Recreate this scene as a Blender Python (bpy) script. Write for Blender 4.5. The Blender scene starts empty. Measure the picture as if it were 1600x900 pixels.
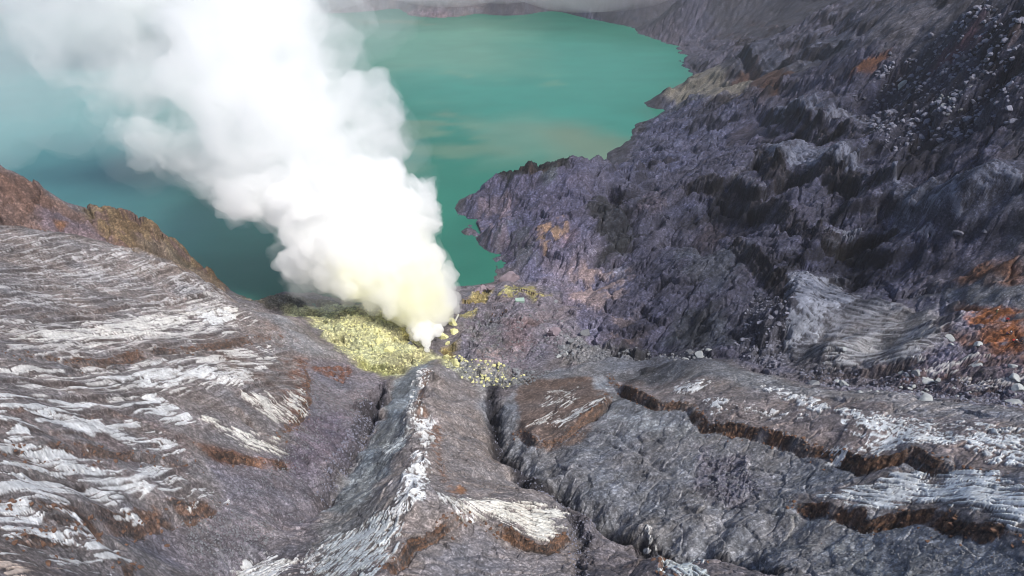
import bpy, bmesh, math, random
import numpy as np
from mathutils import Vector, Matrix

scene = bpy.context.scene
QUICK = 1.0                                               # >1 = coarser terrain while testing

# ------------------------------------------------------------------ camera, sky, sun, exposure
W_PX, H_PX, F_PX = 1600.0, 900.0, 1150.0
CAM_H, PITCH = 150.0, math.radians(29.5)
cam_d = bpy.data.cameras.new('camera'); cam = bpy.data.objects.new('camera', cam_d)
scene.collection.objects.link(cam)
cam.location = (0, 0, CAM_H)
cam.rotation_euler = (math.radians(90) - PITCH, 0, 0)
cam_d.sensor_width = 36.0
cam_d.lens = 36.0 * F_PX / W_PX
cam_d.clip_start, cam_d.clip_end = 0.5, 6000
scene.camera = cam

SUN_EL, SUN_AZ = math.radians(52), math.radians(136)         # azimuth from +Y towards +X
world = bpy.data.worlds.new('World'); scene.world = world
world.use_nodes = True
wn = world.node_tree; wn.nodes.clear()
sky = wn.nodes.new('ShaderNodeTexSky'); sky.sky_type = 'NISHITA'; sky.sun_disc = False
sky.sun_elevation, sky.sun_rotation = SUN_EL, SUN_AZ
sky.altitude = 2300; sky.air_density = 0.75; sky.dust_density = 6.0; sky.ozone_density = 0.6
bg = wn.nodes.new('ShaderNodeBackground'); bg.inputs['Strength'].default_value = 0.10
wo = wn.nodes.new('ShaderNodeOutputWorld')
wn.links.new(sky.outputs[0], bg.inputs[0]); wn.links.new(bg.outputs[0], wo.inputs[0])

sun_d = bpy.data.lights.new('sun', 'SUN'); sun = bpy.data.objects.new('sun', sun_d)
scene.collection.objects.link(sun)
sun_d.energy = 3.2; sun_d.angle = math.radians(12); sun_d.color = (1.0, 0.95, 0.88)
sdir = Vector((math.sin(SUN_AZ) * math.cos(SUN_EL), math.cos(SUN_AZ) * math.cos(SUN_EL), math.sin(SUN_EL)))
sun.rotation_euler = sdir.to_track_quat('Z', 'Y').to_euler()

scene.view_settings.view_transform = 'Standard'
scene.view_settings.look = 'None'
scene.view_settings.gamma = 1.0
scene.view_settings.use_curve_mapping = False
scene.view_settings.exposure = 0.85
scene.cycles.volume_bounces = 24
scene.cycles.max_bounces = 28
scene.cycles.diffuse_bounces = 2
scene.cycles.glossy_bounces = 2
scene.cycles.use_denoising = True
scene.cycles.pixel_filter_type = 'BLACKMAN_HARRIS'; scene.cycles.filter_width = 1.0

# ------------------------------------------------------------------ helpers
CP, SP = math.cos(PITCH), math.sin(PITCH)
def ray(px, py):
    u = (np.asarray(px, float) - W_PX / 2) / F_PX; v = (H_PX / 2 - np.asarray(py, float)) / F_PX
    return u, CP + v * SP, -SP + v * CP
def at_z(px, py, z):
    u, dy, dz = ray(px, py); t = (z - CAM_H) / dz
    return (float(u * t), float(dy * t), float(z))

def lin(c):
    c = np.asarray(c, float) / 255.0
    return np.where(c <= 0.04045, c / 12.92, ((c + 0.055) / 1.055) ** 2.4)

rng = np.random.default_rng(7)
PERM = np.concatenate([rng.permutation(512)] * 3).astype(np.int32)
GA = rng.uniform(0, 2 * np.pi, 512); GX, GY = np.cos(GA).astype(np.float32), np.sin(GA).astype(np.float32)
def noise(x, y, seed=0):
    x = np.asarray(x, np.float32); y = np.asarray(y, np.float32)
    xf, yf = np.floor(x), np.floor(y)
    xi = (xf.astype(np.int32) + seed * 37) & 511; yi = (yf.astype(np.int32) + seed * 101) & 511
    fx, fy = x - xf, y - yf
    u = fx * fx * fx * (fx * (fx * 6 - 15) + 10); v = fy * fy * fy * (fy * (fy * 6 - 15) + 10)
    x1, y1 = (xi + 1) & 511, (yi + 1) & 511
    def g(a, b, dx, dy):
        h = PERM[PERM[a] + b] & 511
        return GX[h] * dx + GY[h] * dy
    n00, n10 = g(xi, yi, fx, fy), g(x1, yi, fx - 1, fy)
    n01, n11 = g(xi, y1, fx, fy - 1), g(x1, y1, fx - 1, fy - 1)
    a = n00 + u * (n10 - n00); b = n01 + u * (n11 - n01)
    return (a + v * (b - a)) * 1.5
def fbm(x, y, octv=4, seed=0, gain=0.5, lac=2.03):
    s = 0; a = 1.0; f = 1.0
    for k in range(octv):
        s = s + a * noise(x * f, y * f, seed + k); a *= gain; f *= lac
    return s
def ridged(x, y, octv=4, seed=0, gain=0.5):
    s = 0; a = 1.0; f = 1.0
    for k in range(octv):
        n = 1 - np.abs(noise(x * f, y * f, seed + k)) * 1.6; s = s + a * n * n; a *= gain; f *= 2.07
    return s
def cells(x, y, seed=0):
    """broken blocks: nearest-cell random numbers (two), offset from its centre, and the gap to the next cell"""
    x = np.asarray(x, np.float32); y = np.asarray(y, np.float32); xi = np.floor(x).astype(np.int32); yi = np.floor(y).astype(np.int32)
    f1 = np.full(x.shape, 9, np.float32); f2 = np.full(x.shape, 9, np.float32); hh = np.zeros(x.shape, np.int32); ox = np.zeros(x.shape, np.float32); oy = np.zeros(x.shape, np.float32)
    for a in (-1, 0, 1):
        for b in (-1, 0, 1):
            h = PERM[PERM[(xi + a + seed * 17) & 511] + ((yi + b + seed * 31) & 511)] & 511
            dx = x - (xi + a + .5 + .46 * GX[h]); dy = y - (yi + b + .5 + .46 * GY[h]); d = np.sqrt(dx * dx + dy * dy)
            m = d < f1; f2 = np.where(m, f1, np.minimum(f2, d)); f1 = np.where(m, d, f1); hh = np.where(m, h, hh); ox = np.where(m, dx, ox); oy = np.where(m, dy, oy)
    return (PERM[hh] & 511) / 255.5 - 1, GX[PERM[hh + 7] & 511], GY[PERM[hh + 7] & 511], ox, oy, f2 - f1
def blocks(x, y, size, seed, tilt=1.0):
    r, tx, ty, ox, oy, gap = cells(x / size, y / size, seed); return .5 * r + tilt * (tx * ox + ty * oy), gap, r
def sstep(a, b, x):
    t = np.clip((x - a) / (b - a), 0, 1); return t * t * (3 - 2 * t)

# ------------------------------------------------------------------ the lie of the land: measured heights above the lake
CTRL = """
700 366 -4;690 385 -6;712 392 -5;733 388 -4;712 352 -3;742 402 -5;765 408 -3;745 378 -2;728 360 -1.5
-60 268 66;0 265 64;40 280 60;65 295 56;100 318 50;130 328 46;160 322 45;200 335 40;240 350 34;270 375 28;290 395 23;310 412 17;340 435 10;352 449 5
0 352 62;70 360 58;150 374 52;220 397 44;290 422 35;350 456 27;400 481 24;440 491 22;480 516 19;530 556 15
0 410 67;150 430 54;250 450 43
0 450 73;0 550 82;0 700 91;0 820 96;0 900 99;100 500 66;200 500 54;300 500 41;400 520 29;100 600 75;200 600 64;300 600 53;400 600 42
100 700 82;200 700 70;300 690 58;100 800 86;200 790 72;300 780 60;360 780 53;150 900 84;200 900 78;250 860 66
480 560 21;440 560 26;480 600 25;470 650 32;430 690 42;400 720 46;540 570 14;520 600 20;540 640 24;500 700 36;440 760 46;400 800 51;300 840 61;260 900 70
605 592 12;585 640 19;550 690 26;505 770 38;460 820 45;400 860 52;345 897 57
680 566 13;667 600 20;656 650 30;650 700 39;652 760 48;640 810 54;600 890 64;560 900 65
620 640 19;590 700 28;560 760 37;520 800 44;520 850 50;480 900 59;440 900 57
720 600 15;730 650 24;740 700 33;760 750 41;700 760 46;720 800 51;800 800 47;870 810 43;880 850 44;830 870 49;720 870 54;660 900 59;780 900 54
765 598 11;766 650 18;788 695 26;830 735 33;900 780 39;960 806 43;1060 842 50;1160 862 53;1250 897 59
890 800 43;905 850 48;910 900 53;1000 818 48;960 860 51;1100 868 58;1040 900 60;1200 897 62
860 581 14;900 570 17;950 562 21;1000 557 25;1050 559 30;1110 566 36;1150 577 40;1200 594 45;1250 605 49;1300 614 53;1350 612 56;1400 616 60;1450 630 63;1500 636 66;1600 645 71
870 610 20;930 610 25;820 640 19;860 680 26;930 660 29;900 720 34;950 650 30;1000 690 35;1000 740 38;1080 730 43;1100 790 46;1160 800 50;1230 790 55
1000 600 28;1100 630 41;1200 650 49;1300 680 57;1400 680 63;1500 690 69;1600 710 75
1250 740 52;1350 770 62;1450 770 68;1600 790 79;1300 850 60;1400 850 67;1500 880 73;1600 900 79;1350 897 64
668 546 8;640 545 9;600 530 11;560 500 13;600 488 13;540 482 11;480 492 10;500 530 13;560 560 12;620 575 11;420 470 7;380 462 5;470 475 4;530 476 1;600 470 0
700 520 9;720 540 10;760 570 11;720 580 11;820 590 13;716 470 4;740 447 2;800 440 5;780 452 6;840 455 8;870 468 9;800 480 11;760 500 11;820 520 13;860 545 13;890 500 10;900 545 14
920 555 15;1000 543 17;1100 548 26;1170 568 33;1200 580 38;1300 596 45;1380 600 49;1450 598 55;1520 610 60;1600 625 64
720 340 -.5;735 322 5;775 290 14;785 268 19;830 259 23;890 246 27;925 255 17;942 272 4;742 345 6;765 368 6;752 355 6;790 340 12;830 330 16;870 300 22;900 330 22;770 402 0;785 425 0;835 400 9;850 370 14;850 430 5
820 447 1;900 410 13;960 330 27;940 370 20;990 380 19;900 460 9;950 450 13;1000 460 16;1000 420 17;880 440 7
946 258 0;960 235 2;990 211 1;1015 186 1;1030 150 3;1040 140 12;1080 112 .5;1066 96 0;1062 78 0;1040 67 0;1000 52 0;930 31 0;870 18 0;800 12 0;768 13 0;740 22 0;700 27 0;660 27 0;620 14 0;590 0 0
1000 290 20;1000 250 15;1050 240 26;1020 215 12;1070 180 24;1050 330 28;1036 310 28;1113 276 40;1173 298 44;1226 328 47;1260 360 49;1300 377 51;1343 376 54;1390 367 58;1450 374 61
1080 330 29;1130 340 31;1180 370 35;1100 390 25;1050 350 22;1040 345 27;1060 385 27;1136 381 35;1187 407 39;1218 425 41;1246 453 43;1230 500 42;1060 430 26;1060 490 22;1120 460 31;1180 470 37;1180 530 36;1110 510 28;1150 420 34
1250 400 40;1330 420 41;1310 450 40;1380 420 46;1420 450 51;1300 470 45;1260 560 41;1300 530 47;1350 480 48;1400 540 54;1450 500 57;1400 580 54;1520 480 61;1550 540 63;1600 560 65;1600 500 66;1480 560 59;1560 590 62
1600 450 68;1500 420 60;1500 390 63;1450 420 56;1600 385 72;1550 400 66;1530 440 64
1188 226 50;1212 260 53;1280 264 58;1340 287 62;1394 290 66;1450 310 69;1480 330 70;1600 270 84;1500 270 77;1300 235 63;1230 225 53;1300 320 52;1350 335 57;1400 345 62;1250 290 48;1190 260 44;1150 230 38
1195 147 50;1233 173 54;1263 199 57;1312 210 61;1364 204 67;1300 160 64;1250 150 56;1350 120 74;1420 200 73;1500 220 80;1600 220 87
1131 95 32;1180 98 38;1233 98 45;1300 90 60;1340 68 70;1150 130 34;1100 140 26;1090 115 18;1120 160 30;1180 190 38;1120 200 31
1100 90 12;1100 60 8;1150 60 20;1200 40 32;1250 50 46;1200 5 40;1100 20 8;1300 5 70;1350 30 80;1400 20 93;1500 40 100;1500 100 92;1600 20 111;1600 100 102;1450 120 83;1600 160 94;1540 170 87;1050 30 6
"""
WORLD_PTS = [
 # behind crests, under the water and outside the picture
 (-174,263,6),(-210,270,14),(-150,266,0),(-128,268,-3),(-112,262,-3),(-260,250,40),(-230,210,66),(-200,160,80),(-160,100,92),(-120,50,101),(-90,20,108),(-60,0,106),
 (-100,290,-7),(-60,285,-6),(-25,290,-6),(-40,330,-8),(-15,320,-5),(-5,372,-5),(25,378,-3),(45,400,-4),(-60,400,-12),(-200,330,-12),(-200,500,-14),(0,500,-14),(0,700,-14),(-200,750,-14),(-400,300,-12),(-400,600,-14),
 (80,560,-12),(100,700,-14),(60,460,-8),(110,520,-6),(-420,900,-8),
 (-340,330,-8),(-320,260,30),(-420,240,60),(-300,120,95),(-200,0,110),(0,20,98),(0,-60,112),(60,20,98),(80,0,104),(120,40,96),(150,80,92),(180,130,96),(200,180,108),(230,240,122),(260,320,125),(290,420,120),(320,560,110),(300,720,90),(420,700,130),(380,300,160),(320,100,130),(200,20,115),(260,-60,130),(-200,-60,125),
 (97,935,24),(60,965,20),(0,980,22),(-80,975,18),(-100,1000,34),(-180,1010,20),(-300,1020,24),(-420,1040,30),(150,900,30),(150,860,6),(190,840,40),(230,800,60),(150,1050,80),(0,1080,90),(-250,1120,95),(-420,1150,95),(300,950,110),(420,1000,130),(-95,945,10),(-60,940,8),
 (-90,232,4),(-60,215,9),(-75,236,2),(40,196,16),(58,182,24),(76,162,36),(92,150,44),(-112,228,12),(-135,225,34),(-150,222,46),(-165,222,56),
 (120,300,44),(150,300,58),(175,420,62),(200,520,66),(150,480,22),(168,560,30),
]
pts = []
for line in CTRL.strip().splitlines():
    for tok in line.split(';'):
        a, b, c = (float(q) for q in tok.split()); pts.append(at_z(a, b, c))
pts += [(float(a), float(b), float(c)) for a, b, c in WORLD_PTS]
P = np.array(pts)
keep = []
for i in range(len(P)):                                    # drop near-coincident points
    if all((P[i, 0] - P[j, 0]) ** 2 + (P[i, 1] - P[j, 1]) ** 2 > 3.0 for j in keep): keep.append(i)
P = P[keep]
SC = 100.0
def tps_k(r2): return np.where(r2 > 1e-12, 0.5 * r2 * np.log(np.maximum(r2, 1e-12)), 0)
Q = P[:, :2] / SC
n = len(Q)
A = np.zeros((n + 3, n + 3)); d2 = ((Q[:, None] - Q[None]) ** 2).sum(-1)
A[:n, :n] = tps_k(d2) + np.eye(n) * 6e-4
A[:n, n] = 1; A[:n, n + 1:] = Q; A[n, :n] = 1; A[n + 1:, :n] = Q.T
sol = np.linalg.solve(A, np.concatenate([P[:, 2], [0, 0, 0]]))

GS = 1.25
GX0, GX1, GY0, GY1 = -460.0, 440.0, -80.0, 1180.0
gx = np.arange(GX0, GX1 + .1, GS); gy = np.arange(GY0, GY1 + .1, GS)
NXG, NYG = len(gx), len(gy)
CO = 4                                                     # spline sampled every 5 m, then smoothly upsampled
cx = np.arange(GX0 - 10, GX1 + 20, GS * CO); cy = np.arange(GY0 - 10, GY1 + 20, GS * CO)
CX, CY = np.meshgrid(cx / SC, cy / SC); cz = np.empty(CX.size)
cf = np.stack([CX.ravel(), CY.ravel()], 1)
for s in range(0, len(cf), 8000):
    b = cf[s:s + 8000]; dd = ((b[:, None] - Q[None]) ** 2).sum(-1)
    cz[s:s + 8000] = tps_k(dd) @ sol[:n] + sol[n] + b @ sol[n + 1:]
cz = cz.reshape(CX.shape).astype(np.float32)

def bicubic(grid, x0, y0, step, x, y):
    fx = np.clip((x - x0) / step, 1.001, grid.shape[1] - 2.01); fy = np.clip((y - y0) / step, 1.001, grid.shape[0] - 2.01)
    ix = fx.astype(np.int32); iy = fy.astype(np.int32)
    tx = (fx - ix).astype(np.float32); ty = (fy - iy).astype(np.float32)
    def wts(t):
        t2 = t * t; t3 = t2 * t
        return (-.5 * t + t2 - .5 * t3, 1 - 2.5 * t2 + 1.5 * t3, .5 * t + 2 * t2 - 1.5 * t3, -.5 * t2 + .5 * t3)
    wx, wy = wts(tx), wts(ty); out = 0
    for j in range(4):
        row = 0
        for i in range(4): row = row + wx[i] * grid[iy + j - 1, ix + i - 1]
        out = out + wy[j] * row
    return out
MX, MY = np.meshgrid(gx, gy)
base = bicubic(cz, cx[0], cy[0], GS * CO, MX, MY)

# running water cuts rills down the slopes
def erode(h, drops, steps, seed, strength):
    r = np.random.default_rng(seed); H, Wd = h.shape
    px = r.uniform(2, Wd - 3, drops); py = r.uniform(2, H - 3, drops)
    m = (px * GS + GX0 < 300) & (py * GS + GY0 < 800) & (px * GS + GX0 > -240)
    px, py = px[m], py[m]
    vx = np.zeros_like(px); vy = np.zeros_like(px); sed = np.zeros_like(px); sp = np.ones_like(px)
    for s in range(steps):
        ix = px.astype(int); iy = py.astype(int); fx = px - ix; fy = py - iy
        a, b, c, d = h[iy, ix], h[iy, ix + 1], h[iy + 1, ix], h[iy + 1, ix + 1]
        gxx = (b - a) * (1 - fy) + (d - c) * fy; gyy = (c - a) * (1 - fx) + (d - b) * fx
        z0 = (a * (1 - fx) + b * fx) * (1 - fy) + (c * (1 - fx) + d * fx) * fy
        vx = vx * .55 - gxx * .45; vy = vy * .55 - gyy * .45
        L = np.hypot(vx, vy) + 1e-6; ux, uy = vx / L, vy / L
        nx = np.clip(px + ux, 1.5, Wd - 3); ny = np.clip(py + uy, 1.5, H - 3)
        jx = nx.astype(int); jy = ny.astype(int); ex = nx - jx; ey = ny - jy
        z1 = (h[jy, jx] * (1 - ex) + h[jy, jx + 1] * ex) * (1 - ey) + (h[jy + 1, jx] * (1 - ex) + h[jy + 1, jx + 1] * ex) * ey
        dz = z1 - z0
        cap = np.maximum(-dz, .01) * sp * 1.2
        dep = np.where(dz > 0, np.minimum(sed, dz * .5), np.where(sed > cap, (sed - cap) * .25, 0))
        ero = np.where((dz < 0) & (sed <= cap), np.minimum((cap - sed) * strength, -dz * .4), 0)
        ero = np.where(z0 < .5, 0, ero)
        q = dep - ero; sed = sed - q
        for (oy, ox, w) in ((0, 0, (1 - fx) * (1 - fy)), (0, 1, fx * (1 - fy)), (1, 0, (1 - fx) * fy), (1, 1, fx * fy)):
            np.add.at(h, (iy + oy, ix + ox), q * w)
        sp = np.sqrt(np.maximum(sp * sp - dz * .6, .05)) * .96
        px, py = nx, ny
    return h
rough0 = sstep(40, 130, MX) * sstep(150, 230, MY)
calm = np.maximum(1 - sstep(-50, -35, MX + (MY - 130) * .1), 1 - sstep(150, 175, MY + .2 * np.abs(MX - 30)))   # smooth slabs in front
calm = calm * (1 - sstep(190, 215, MY))
pre = base.astype(float) + (1.1 - .75 * calm) * fbm(MX / 22, MY / 22, 4, 11) + 1.7 * rough0 * (ridged(MX / 28 + .4 * noise(MX / 30, MY / 30, 35), MY / 24, 3, 31) - 1)
ground_h = pre.copy()
for k in range(6): ground_h = erode(ground_h, 42000, 44, 100 + k, .22)
cut = ground_h - pre
cut = np.clip(cut, -3.0, 1.6) * (1 - .75 * calm)
for _ in range(1):
    cut = (cut + np.roll(cut, 1, 0) + np.roll(cut, -1, 0) + np.roll(cut, 1, 1) + np.roll(cut, -1, 1)) / 5
GRID = (pre + cut).astype(np.float32); CUT = cut.astype(np.float32)

def land(x, y): return bicubic(GRID, GX0, GY0, GS, np.asarray(x, float), np.asarray(y, float))
def bilin(g, x, y):
    fx = np.clip((np.asarray(x) - GX0) / GS, 0, NXG - 1.01); fy = np.clip((np.asarray(y) - GY0) / GS, 0, NYG - 1.01)
    ix = fx.astype(int); iy = fy.astype(int); tx = fx - ix; ty = fy - iy
    return (g[iy, ix] * (1 - tx) + g[iy, ix + 1] * tx) * (1 - ty) + (g[iy + 1, ix] * (1 - tx) + g[iy + 1, ix + 1] * tx) * ty
def where(px, py, water=True):
    """the spot on the land (or lake) seen in direction px, py: plan position in metres"""
    u, dy, dz = (float(q) for q in ray(px, py))
    t = np.arange(30, 1150, .5)
    z = bilin(GRID, u * t, dy * t)
    if water: z = np.maximum(z, 0)
    hit = np.nonzero(CAM_H + dz * t < z)[0]
    if len(hit) == 0: return (u * 1100, dy * 1100)
    k = max(hit[0], 1)
    f0 = CAM_H + dz * t[k - 1] - z[k - 1]; f1 = CAM_H + dz * t[k] - z[k]
    tt = t[k - 1] + (t[k] - t[k - 1]) * (f0 / max(f0 - f1, 1e-6))
    return (u * tt, dy * tt)
def plan(poly): return np.array([where(a, b) for a, b in poly])

# ------------------------------------------------------------------ plan-distance tools
def seg_field(x, y, pl):
    """signed distance to an open polyline (left side positive) and distance along it"""
    best = np.full(x.shape, 1e9, np.float32); sgn = np.ones(x.shape, np.float32); along = np.zeros(x.shape, np.float32); bp = np.zeros(x.shape, np.float32); acc = 0.0
    for (ax, ay), (bx, by) in zip(pl[:-1], pl[1:]):
        dx, dy = bx - ax, by - ay; L2 = dx * dx + dy * dy + 1e-9
        t = np.clip(((x - ax) * dx + (y - ay) * dy) / L2, 0, 1)
        ex, ey = x - ax - t * dx, y - ay - t * dy
        d = ex * ex + ey * ey; m = d < best
        best = np.where(m, d, best)
        sgn = np.where(m, np.sign(dx * (y - ay) - dy * (x - ax)), sgn)
        along = np.where(m, acc + t * math.sqrt(L2), along); acc += math.sqrt(L2)
    return np.sqrt(best) * sgn, along, acc
def poly_field(x, y, pl):
    """distance to a closed outline, positive inside"""
    best = np.full(x.shape, 1e9, np.float32); ins = np.zeros(x.shape, bool)
    for (ax, ay), (bx, by) in zip(pl, np.roll(pl, -1, 0)):
        dx, dy = bx - ax, by - ay; L2 = dx * dx + dy * dy + 1e-9
        t = np.clip(((x - ax) * dx + (y - ay) * dy) / L2, 0, 1)
        best = np.minimum(best, (x - ax - t * dx) ** 2 + (y - ay - t * dy) ** 2)
        c = (ay > y) != (by > y)
        with np.errstate(divide='ignore', invalid='ignore'):
            ins ^= c & (x < (bx - ax) * (y - ay) / (by - ay + 1e-12) + ax)
    d = np.sqrt(best); return np.where(ins, d, -d)
def box_of(x, y, pl, pad):
    lo, hi = pl.min(0) - pad, pl.max(0) + pad
    return np.nonzero((x > lo[0]) & (x < hi[0]) & (y > lo[1]) & (y < hi[1]))[0]
def px_list(s): return [tuple(float(q) for q in t.split(',')) for t in s.split()]

# ------------------------------------------------------------------ the ground mesh points
ys = [-60.0]
while ys[-1] < 34: ys.append(ys[-1] + 1.5 * QUICK)
while ys[-1] < 1120:
    y_ = ys[-1]
    ys.append(y_ + QUICK * (max(.0021 * y_, .11) if y_ < 90 else .0018 * y_ if y_ < 330 else .0026 * y_ if y_ < 760 else .006 * y_))
ys = np.array(ys)
NS = int(1380 / QUICK)
ss = np.linspace(-1, 1, NS)
smax = np.interp(ys, [-60, 20, 36, 60, 110, 250, 1120], [3.0, 3.0, 1.55, 1.22, 1.0, .84, .80])
YY = np.repeat(ys[:, None], NS, 1)
XX = ss[None, :] * smax[:, None] * np.maximum(YY, 30)
VX = XX.ravel().astype(np.float32); VY = YY.ravel().astype(np.float32)
VZ = land(VX, VY).astype(np.float32)
N = len(VX)
WXN = fbm(VX / 7, VY / 7, 4, 201).astype(np.float32); WYN = fbm(VX / 7, VY / 7, 4, 207).astype(np.float32)
FX = fbm(VX / 1.6, VY / 1.6, 2, 221).astype(np.float32); FY = fbm(VX / 1.6, VY / 1.6, 2, 227).astype(np.float32)

COL = np.empty((N, 3), np.float32); COL[:] = lin((106, 100, 106))
ROUGH = np.full(N, 1.0, np.float32)                        # how broken the surface is
def paint(poly, col, feather=3.0, strength=1.0, warp=2.0, rough=None, noise_mix=None):
    pl = plan(px_list(poly)); idx = box_of(VX, VY, pl, feather + warp * 2)
    if len(idx) == 0: return
    x = VX[idx] + warp * WXN[idx] + .3 * warp * FX[idx]; y = VY[idx] + warp * WYN[idx] + .3 * warp * FY[idx]
    d = poly_field(x, y, pl); w = sstep(-feather, feather, d) * strength
    if noise_mix:
        sc, lo, hi, sd = noise_mix
        w = w * sstep(lo, hi, fbm(VX[idx] / sc, VY[idx] / sc, 5, sd, .6))
    w = w[:, None].astype(np.float32)
    COL[idx] = COL[idx] * (1 - w) + lin(col).astype(np.float32) * w
    if rough is not None: ROUGH[idx] = ROUGH[idx] * (1 - w[:, 0]) + rough * w[:, 0]

# ------------------------------------------------------------------ rock and soil colours, some gully shade and haze worked in
# crater wall on the right
paint('716,335 780,265 890,238 950,255 1080,110 1060,75 930,25 900,0 1600,0 1600,625 1350,610 1180,580 1100,553 960,545 900,520 880,470 860,450 820,440 775,408', (104, 100, 128), 4, 1, 3, 1.3)
paint('560,0 700,30 900,25 1000,55 1070,90 1100,0', (128, 112, 122), 4, 1, 3, 1.2)
paint('1050,0 1330,0 1380,60 1200,110 1090,110', (120, 112, 132), 8, .9, 6, 1.2)  # upper wall, haze painted in as a paler tone
paint('1100,60 1200,20 1340,0 1300,70 1180,100', (112, 84, 84), 8, .6, 6, 1.2, (18, .05, .4, 300))
paint('1180,70 1340,0 1420,0 1330,60 1230,85', (140, 134, 150), 6, .6, 6, 1.2, (14, -.1, .3, 304))
paint('1345,60 1400,0 1480,0 1530,25 1440,62 1380,80', (150, 138, 138), 4, .9, 4, 1.0)
paint('1020,195 1040,150 1170,130 1180,160 1110,205', (112, 116, 140), 4, .9, 3, 1.2)
paint('1036,150 1075,116 1130,108 1190,122 1170,140 1110,150 1060,158', (158, 152, 140), 2.5, 1, 2.5, 1.0)
paint('1050,160 1110,150 1120,175 1080,200 1060,190', (150, 152, 130), 2, .6, 3, 1, (6, .0, .3, 310))
paint('1110,120 1190,118 1210,150 1160,185 1120,190', (104, 84, 92), 4, .7, 4, 1.2)
paint('1150,118 1180,100 1240,110 1210,135', (112, 84, 66), 3, .7, 3, 1)
paint('945,260 1010,190 1100,150 1190,190 1190,230 1060,250 990,290', (112, 112, 150), 6, .9, 4, 1.3)
paint('1140,190 1200,160 1260,205 1240,225 1190,220', (118, 108, 140), 4, .7, 3, 1)
paint('1060,165 1130,160 1120,185 1070,205', (128, 128, 160), 4, .5, 3, 1.1, (8, -.1, .3, 312))
paint('1130,215 1180,190 1190,205 1150,232', (96, 76, 84), 3, .7, 3, 1)
paint('720,345 765,300 800,300 800,360 770,400 745,375', (142, 122, 130), 4, .7, 4, 1.2, (9, -.15, .3, 314))
paint('770,360 850,330 860,395 800,420 775,405', (104, 108, 112), 4, .6, 4, 1.2, (9, -.1, .3, 315))
paint('838,352 880,345 890,360 850,390', (200, 158, 118), 2.5, .9, 3, 1.1, (5, -.35, .2, 316))
paint('880,355 905,350 900,375 870,385', (146, 116, 128), 3, .7, 3, 1)
paint('895,420 950,415 985,420 975,455 930,480 900,470', (164, 138, 136), 4, .9, 4, 1.0, (8, -.4, .2, 318))
paint('955,410 990,408 985,425 950,425', (160, 160, 185), 2, .8, 2, 1.0, (5, -.2, .2, 320))
paint('960,490 1000,480 1000,530 975,545 955,520', (156, 132, 132), 3, .8, 3, 1.1, (6, -.25, .25, 319))
paint('1000,300 1040,290 1050,325 1020,330 1000,320', (146, 122, 136), 3, .7, 3, 1.1, (6, -.25, .2, 321))
paint('850,400 905,420 900,470 860,440', (132, 118, 132), 4, .7, 3, 1.1)
paint('915,330 930,300 965,298 985,330 1000,350 985,385 960,385 940,360', (54, 56, 60), 2, .9, 2.5, 1.8)
paint('975,360 1005,345 1010,360 985,380 950,405 930,400', (58, 62, 66), 2, .8, 2.5, 1.5)
paint('780,272 778,252 830,250 890,236 905,240 890,256 830,268 790,290', (48, 50, 50), 1.5, .95, 1.6, 1.8)
paint('845,262 870,255 870,285 850,292', (112, 120, 118), 2, .7, 2, 1.1)
paint('1040,395 1100,385 1160,400 1150,440 1080,440', (106, 116, 126), 5, .7, 4, 1.1)
paint('1060,490 1130,480 1160,530 1110,548 1050,535', (84, 98, 102), 4, .7, 4, 1.4)
paint('1040,330 1075,300 1140,290 1180,330 1120,350', (92, 92, 126), 4, .7, 4, 1.2)
paint('1080,360 1130,335 1150,355 1100,380 1070,382', (84, 62, 70), 3, .7, 3, 1.2)
paint('1230,360 1300,380 1420,375 1450,395 1410,440 1330,455 1260,420', (82, 84, 120), 4, .8, 4, 1.2)
paint('1300,430 1290,400 1320,388 1390,395 1410,430 1340,452', (44, 46, 74), 4, .9, 3, 1.2)
paint('1230,428 1300,432 1350,462 1400,470 1460,470 1480,520 1420,570 1340,590 1250,580 1225,540 1232,470', (118, 118, 126), 3, .95, 2, .8)
paint('1296,527 1330,522 1370,525 1360,540 1310,545', (92, 78, 74), 2, .8, 2, .9)
paint('1470,395 1530,375 1600,378 1600,425 1500,430 1450,445', (124, 112, 132), 3, .9, 3, 1)
paint('1490,440 1540,410 1600,420 1600,438 1540,436', (160, 92, 58), 2, .95, 2, 1.2)
paint('1430,455 1500,438 1600,440 1600,470 1500,472', (112, 116, 128), 3, .9, 3, 1)
paint('1195,225 1260,222 1400,270 1600,250 1600,300 1500,350 1440,345 1340,282 1220,255', (114, 118, 138), 3, .9, 2, .7)
paint('1200,145 1260,160 1310,175 1400,170 1400,205 1310,208 1240,180', (108, 110, 130), 3, .8, 3, .9)
paint('1130,95 1230,85 1340,45 1330,75 1240,95 1150,102', (108, 112, 132), 3, .8, 3, .9)
paint('1400,200 1480,205 1600,215 1600,235 1480,232 1410,245', (110, 82, 76), 4, .6, 4, 1.2, (10, -.1, .3, 330))
paint('1380,260 1350,190 1400,110 1500,30 1600,10 1600,210 1480,225', (88, 84, 102), 5, .92, 5, 1.9)
paint('1330,112 1360,92 1385,86 1384,98 1350,116', (190, 100, 56), 1.5, .95, 2, 1)
paint('1385,118 1420,105 1440,115 1400,135', (92, 64, 58), 3, .7, 3, 1.3)
paint('1450,112 1490,72 1530,40 1545,50 1500,90 1470,118', (150, 80, 92), 3, .8, 3, 1)
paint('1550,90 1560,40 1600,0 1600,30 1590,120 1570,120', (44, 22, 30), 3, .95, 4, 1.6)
paint('1588,40 1600,30 1600,125 1590,115', (170, 128, 116), 1.5, .9, 2, 1)
paint('1450,120 1500,100 1510,120 1460,150', (112, 104, 128), 3, .7, 3, 1)
paint('1180,440 1230,450 1225,560 1190,570 1150,530', (116, 114, 122), 3, .8, 3, 1.7)
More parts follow.
